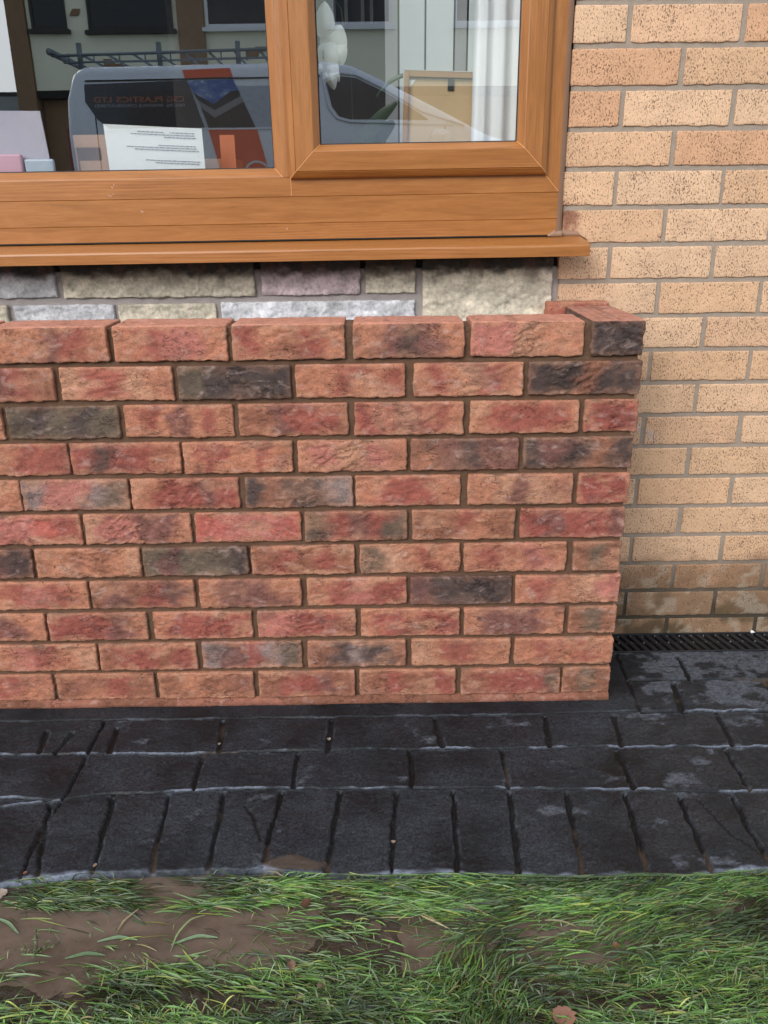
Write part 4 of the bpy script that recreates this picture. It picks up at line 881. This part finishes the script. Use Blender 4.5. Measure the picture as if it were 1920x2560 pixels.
leaf('leaf_scrap', 'white scrap resting on the drain channel', .440, .262, -.003, .012, .006, .3, lin(230, 226, 220), .8, 'scrap')
leaf('pale_stone', 'flat pale stone at the left edge below the paving corner', -1.150, -.500, WZ + .006, .030, .012, .5, lin(150, 135, 122), .2, 'stone')

# ------------------------------------------------------------------ ground, road and what stands opposite (seen in the panes)
ys = np.array([-90, -40, -20, -14, -9.6, -9.5, -5.0, -4.6, -3.6, -2.6, -2.3, -2.25, -.4, .3, 6]); zs = np.array([.5, .3, .2, .18, .17, .17, .17, .17, .06, -.04, -.06, -.16, -.16, -.16, -.16])
xs = np.array([-90, -30, -10, -3.3, 3.1, 10, 30, 90.]); A, B = np.meshgrid(xs, ys, indexing='ij'); Z = np.tile(zs, (len(xs), 1))
V = np.stack([A, B, Z], -1).reshape(-1, 3); i = np.arange(A.size).reshape(A.shape)
lawn = simple('lawn', (.05, .085, .03), .9, var=.4, scale=8)
tag(link('ground', npmesh('ground', V, np.stack([i[:-1, :-1], i[1:, :-1], i[1:, 1:], i[:-1, 1:]], -1).reshape(-1, 4)), lawn), kind='structure')
asph = simple('asphalt', (.05, .05, .052), .85, var=.2, scale=60)
mb = MB(); mb.box(-60, 60, -9.4, -5.1, .165, .176); tag(mb.build('road', asph), kind='structure')
mb = MB(); mb.box(-60, 60, -5.09, -4.95, .12, .28, .01); mb.box(-60, 60, -9.55, -9.41, .12, .28, .01); tag(mb.build('kerb', simple('kerb_stone', (.3, .29, .28), .85)), kind='structure')

van = thing('parked_van', 'silver panel van with ladder rack and orange side graphics, mirrored in the window', 'van', (-.8, -6.85, .176))
silver = simple('silver_paint', lin(218, 225, 236), .3, var=.03, bump=0, coat=.6); dkp = simple('dark_van_glass', (.05, .056, .066), .12, var=.1, bump=0, spec=.5)
orang = simple('orange_wrap', lin(225, 95, 55), .35, var=.05, bump=0); blackt = simple('black_trim', (.015, .015, .017), .5)
prof = [(-3.27, .52), (-3.27, 1.66), (-3.24, 1.95), (-3.16, 2.16), (-3.05, 2.205), (-.95, 2.225), (-.70, 2.19), (-.45, 2.08), (.15, 1.80), (.52, 1.62), (1.15, 1.46), (1.38, 1.30), (1.47, 1.0), (1.47, .52)]
mb = MB(); mb.prism(prof, 'y', -7.8, -5.9); body = mb.build('body', silver, van, True, bevel=.07)
body.modifiers['bevel'].segments = 4
YS = -5.9
def slab(poly, mat, name, d=.006, parent=None, y=YS): mb = MB(); mb.prism(poly, 'y', y, y + d); return mb.build(name, mat, parent or van)
slab([(-3.06, 2.06), (-2.145, 2.085), (-2.03, 1.705), (-2.88, 1.70), (-2.98, 1.78), (-3.07, 1.92)], dkp, 'side_window')
slab([(-2.16, 2.09), (-1.76, 2.10), (-1.735, 2.04), (-1.38, 2.04), (-1.38, 1.705), (-2.03, 1.705)], simple('grey_panel', lin(165, 176, 190), .3, bump=0), 'side_panel', .003)
slab([(-2.185, 2.165), (-1.765, 2.175), (-1.745, 2.110), (-2.165, 2.095)], orang, 'orange_band', .008)
slab([(-2.0, 1.697), (-1.56, 1.697), (-1.30, .60), (-1.74, .60)], orang, 'orange_band', .008)
slab([(-3.05, 2.092), (-.98, 2.112), (-.98, 2.100), (-3.05, 2.080)], blackt, 'roof_gutter_line', .010)
slab([(-2.9, 1.702), (-1.0, 1.702), (-1.0, 1.688), (-2.9, 1.688)], silver, 'waist_rail', .012)
# picture on the side: sky above a dark gable
m = NM('sky_picture'); o = m.obj(); n = m.noise(m.map(o, (1, 1, 1.8)), 7, 6, .6); m.p(Base_Color=m.ramp(n, [(.45, lin(50, 88, 160)), (.6, lin(110, 140, 190)), (.68, lin(220, 225, 235))]), Roughness=.35)
slab([(-2.155, 2.078), (-1.745, 2.090), (-1.70, 2.0), (-1.76, 1.985), (-1.93, 1.895), (-2.10, 1.985)], m.m, 'sky_picture', .009)
slab([(-2.105, 1.985), (-1.93, 1.895), (-1.77, 2.0), (-1.70, 2.0), (-1.69, 1.96), (-1.93, 1.845), (-2.065, 1.925)], blackt, 'gable_board', .011)
slab([(-2.065, 1.924), (-1.93, 1.844), (-1.69, 1.959), (-1.665, 1.915), (-1.93, 1.785), (-2.045, 1.865)], simple('grey_soffit', lin(130, 130, 135), .5), 'gable_soffit', .010)
slab([(-2.045, 1.864), (-1.93, 1.784), (-1.665, 1.914), (-1.57, 1.702), (-1.995, 1.702)], simple('brown_gable', lin(50, 38, 34), .5), 'gable_wall', .009)
mb = MB(); cxl, czl = -1.58, 1.30
for k in range(40):
    a0, a1 = 2 * math.pi * k / 40, 2 * math.pi * (k + 1) / 40
    mb.prism([(cxl + .13 * math.cos(a0), czl + .13 * math.sin(a0)), (cxl + .13 * math.cos(a1), czl + .13 * math.sin(a1)), (cxl + .11 * math.cos(a1), czl + .11 * math.sin(a1)), (cxl + .11 * math.cos(a0), czl + .11 * math.sin(a0))], 'y', YS, YS + .011)
mb.prism([(cxl - .05, czl + .0), (cxl, czl + .07), (cxl + .05, czl), (cxl + .03, czl), (cxl, czl + .045), (cxl - .03, czl)], 'y', YS, YS + .0112); mb.build('ring_emblem', simple('pale_vinyl', lin(210, 200, 200), .4), van)
def text(s_, x0, z, size, mat, name, width=None):
    cu_ = bpy.data.curves.new(name, 'FONT'); cu_.body = s_; cu_.size = size; cu_.extrude = .0005
    t = bpy.data.objects.new(name, cu_); C.objects.link(t); bpy.context.view_layer.update()
    me = bpy.data.meshes.new_from_object(t.evaluated_get(bpy.context.evaluated_depsgraph_get())); bpy.data.objects.remove(t)
    co = np.zeros(len(me.vertices) * 3, np.float32); me.vertices.foreach_get('co', co); co = co.reshape(-1, 3); sc_ = width / (co[:, 0].max() - co[:, 0].min()) if width else 1
    P = np.stack([x0 - (co[:, 0] - co[:, 0].min()) * sc_, YS + .0068 + co[:, 2], z + co[:, 1]], -1).astype(np.float32); me.vertices.foreach_set('co', P.ravel()); me.update()
    return link(name, me, mat, van)
_ol = simple('orange_lettering', lin(190, 120, 90), .5)
for w_, x_, l_ in (('CSG', -2.19, .155), ('PLASTICS', -2.385, .405), ('LTD', -2.835, .155)): text(w_, x_, 1.915, .062, _ol, 'lettering', l_)
_gl = simple('grey_lettering', lin(160, 165, 175), .5)
for w_, x_, l_ in (('FASCIAS,', -2.19, .17), ('WINDOWS', -2.38, .18), ('&', -2.575, .022), ('CONSERVATORIES', -2.615, .375)): text(w_, x_, 1.875, .034, _gl, 'lettering', l_)
slab([(-.93, 2.06), (-.80, 2.10), (-.66, 2.085), (-.42, 1.975), (-.10, 1.80), (-.02, 1.745), (-.72, 1.755), (-.82, 1.78), (-.88, 1.86)], dkp, 'door_window')
mb = MB(); mb.tube([(-.95, YS + .004, 2.06), (-.93, YS + .004, 2.085), (-.80, YS + .004, 2.125), (-.66, YS + .004, 2.11), (-.42, YS + .004, 2.0), (-.08, YS + .004, 1.815), (.30, YS + .004, 1.70)], .012, 6)
mb.tube([(-.95, YS + .004, 2.06), (-.91, YS + .004, 1.85), (-.84, YS + .004, 1.765), (-.72, YS + .004, 1.735), (.2, YS + .004, 1.705)], .012, 6); mb.build('door_window_frame', simple('bright_silver', lin(205, 212, 225), .25), van, True)
for x, z in ((-1.0, 2.1), (-3.0, 2.02), (.12, 1.72)): mb = MB(); mb.box(x, x + .008, YS, YS + .004, .7, z); mb.build('door_seam', blackt, van)
mb = MB(); mb.box(-.02, .16, YS + .02, YS + .20, 1.46, 1.66, .05); mb.build('wing_mirror', silver, van)
for x in (-2.55, .78):
    for y in (-6.02, -7.68):
        w_ = MB(); a = [2 * math.pi * k / 28 for k in range(28)]; w_.prism([(x + .34 * math.cos(t), .52 + .34 * math.sin(t)) for t in a], 'y', y - .11, y + .11); wo_ = w_.build('wheel', simple('tyre_rubber', (.02, .02, .02), .8), van, True, bevel=.02)
        w_ = MB(); w_.prism([(x + .21 * math.cos(t), .52 + .21 * math.sin(t)) for t in a], 'y', y - .115, y + .115); w_.build('rim', simple('wheel_rim', (.4, .4, .42), .4), wo_)
for y in (-6.02, -7.68): mb = MB(); mb.box(-3.29, -3.262, y - .07, y + .07, 1.25, 1.72, .01); mb.build('tail_light', simple('red_lens', (.25, .02, .02), .2), van); mb = MB(); mb.box(1.40, 1.48, y - .1, y + .1, 1.02, 1.22, .02); mb.build('headlight', simple('clear_lens', (.6, .62, .65), .15), van)
rk = simple('galvanised_rack', lin(120, 130, 136), .45, .6)
rack = MB()
for y in (-6.0, -6.85, -7.7): rack.tube([(-3.35, y, 2.30), (-1.0, y, 2.345)], .014, 6)
rack.tube([(-3.25, -6.0, 2.245), (-1.0, -6.0, 2.275)], .010, 6)
for k in range(11): x = -3.3 + k * .225; rack.tube([(x, -6.0, 2.30 + .02 * k / 10), (x, -7.7, 2.30 + .02 * k / 10)], .011, 6); rack.tube([(x + .1, -6.0, 2.25), (x + .1, -6.0, 2.32)], .007, 5)
for x in (-3.1, -2.4, -1.7): rack.box(x - .02, x + .02, -6.02, -5.99, 2.19, 2.40); rack.box(x - .02, x + .02, -7.72, -7.69, 2.19, 2.40)
rack.tube([(-3.36, -5.98, 2.33), (-3.36, -7.72, 2.33)], .03, 8); rack.build('roof_rack', rk, van, True)

opp = thing('opposite_house', 'cream rendered house with dark windows and brown brick piers, mirrored in the window', 'house', (-1, -13, .18))
cr = simple('cream_render', lin(238, 236, 212), .9, var=.06, scale=2); brn = simple('brown_brick', lin(140, 112, 86), .9, var=.25, scale=9); dw = simple('dark_window_pane', (.008, .008, .010), .08, bump=0)
mb = MB(); mb.box(-6.12, 4.5, -13.2, -13.0, 2.90, 6.2); mb.build('upper_wall', cr, opp)
mb = MB(); mb.box(-6.12, 4.5, -15, -14.6, .18, 2.9); mb.box(-6.12, 4.5, -14.6, -13.0, 2.78, 2.899); mb.box(-1.2, 4.5, -14.6, -13.3, .18, 2.78); mb.build('ground_floor_wall', simple('dark_ground_floor', (.02, .018, .016), .9), opp)
mb = MB(); mb.box(-6.43, -6.13, -13.4, -12.94, .18, 7.5); mb.build('brick_pier', brn, opp)
mb = MB(); mb.box(-3.68, -3.24, -13.1, -12.93, 2.9, 6.2); mb.build('brick_pier', brn, opp)
wt = simple('white_frame', (.7, .72, .74), .5)
for (a, b, z0, z1, fm_) in [(-6.05, -5.48, 3.78, 5.0, brn), (-5.13, -3.76, 3.76, 5.0, brn), (-3.22, -1.95, 3.78, 5.0, wt), (-1.2, -.2, 3.78, 5.0, wt), (.8, 2.4, 3.78, 5.0, wt)]:
    mb = MB(); mb.box(a - .05, b + .05, -12.998, -12.90, z0 - .06, z0 - .001)
    for (p, q, r_, s_) in [(a, a + .05, z0, z1), (b - .05, b, z0, z1), (a + .051, b - .051, z0, z0 + .05), (a + .051, b - .051, z1 - .05, z1)]: mb.box(p, q, -12.998, -12.96, r_, s_)
    fr_ = mb.build('window_frame', fm_ if fm_ is wt else simple('dark_frame', (.02, .018, .016), .5), opp); mb = MB(); mb.box(a + .051, b - .051, -12.998, -12.975, z0 + .051, z1 - .051); mb.build('pane', dw, fr_)
for pl in ([(-4.95, 3.20), (-4.95, 3.35), (-4.82, 3.35), (-4.76, 3.28), (-4.60, 3.28), (-4.60, 3.20)], [(-5.42, 3.98), (-5.36, 4.07), (-5.24, 4.07), (-5.28, 3.98)], [(-2.6, 3.35), (-2.6, 3.44), (-2.45, 3.44), (-2.45, 3.5), (-2.2, 3.5), (-2.2, 3.45), (-2.4, 3.42), (-2.4, 3.35)]):
    mb = MB(); mb.prism(pl, 'y', -12.998, -12.97); mb.build('brick_patch', brn, opp)
mb = MB(); mb.prism([(-13.0 + .5, 6.2), (-15.5, 7.7), (-18.5, 6.2)], 'x', -6.4, 4.6); mb.build('roof', simple('roof_tile', (.08, .06, .05), .9, var=.3, scale=6), opp)
mb = MB(); mb.box(-6.12, 4.5, -18, -13.2, .18, 6.2); mb.build('house_body', brn, opp)
gr = thing('garage', 'low flat roofed garage left of the opposite house, mirrored in the window', 'garage', (-8.5, -14, .18))
mb = MB(); mb.box(-11, -6.6, -17, -13.5, .18, 2.64); mb.build('wall', brn, gr); mb = MB(); mb.box(-11.1, -6.52, -17.1, -13.35, 2.641, 2.86); mb.build('fascia', simple('grey_fascia', lin(150, 155, 155), .6), gr); mb = MB(); mb.box(-11.1, -6.52, -17.1, -13.35, 2.861, 2.93); mb.build('roof', blackt, gr)
# autumn tree beyond the garage
def tree(x, y, z, h, r, seed, c1, c2, label):
    t = thing('tree', label, 'tree', (x, y, z)); rs_ = np.random.RandomState(seed)
    mb = MB(); mb.tube([(x, y, z), (x + .1, y, z + h * .4), (x, y, z + h * .8)], [.16, .12, .04], 8)
    for k in range(7): a = k * .9; mb.tube([(x, y, z + h * .35 + k * .1), (x + math.cos(a) * r * .5, y + math.sin(a) * r * .5, z + h * .6), (x + math.cos(a) * r * .8, y + math.sin(a) * r * .8, z + h * .8)], [.06, .04, .015], 6)
    mb.build('trunk', simple('bark', (.09, .07, .05), .9), t, True)
    n = 3500; d = rs_.normal(size=(n, 3)); d /= np.linalg.norm(d, axis=1)[:, None]; p = d * (rs_.rand(n, 1) ** .45) * r * (1 + .35 * fbm(d[:, 0] * 3, d[:, 1] * 3, d[:, 2] * 3, seed, 3))[:, None]; p[:, 2] *= .9; p += (x, y, z + h * .68)
    k = fbm(p[:, 0] * 1.6, p[:, 1] * 1.6, p[:, 2] * 1.6, seed + 4, 3) > -.35; p = p[k]; n = len(p)
    u = rs_.normal(size=(n, 3)) * .09; v = rs_.normal(size=(n, 3)) * .06; V = np.stack([p - u, p + v, p + u, p - v], 1).reshape(-1, 3)
    cc = np.where(rs_.rand(n, 1) < .5, c1, c2) * rs_.uniform(.6, 1.3, (n, 1)); me = npmesh('crown', V, np.arange(n * 4).reshape(n, 4), np.repeat(cc, 4, 0), smoothf=False)
    mm = NM('tree_leaf'); mm.p(Base_Color=mm.attr('col'), Roughness=.7); link('crown', me, mm.m, t)
tree(-8.6, -22, .3, 4.3, 1.3, 3, np.array([.45, .22, .04]), np.array([.30, .20, .05]), 'orange autumn tree beyond the garage, mirrored at the far left of the window')
tree(-9.6, -27, .3, 6.0, 1.6, 5, np.array([.35, .30, .22]), np.array([.22, .20, .14]), 'taller pale grey tree behind the orange one, mirrored at the far left of the window')
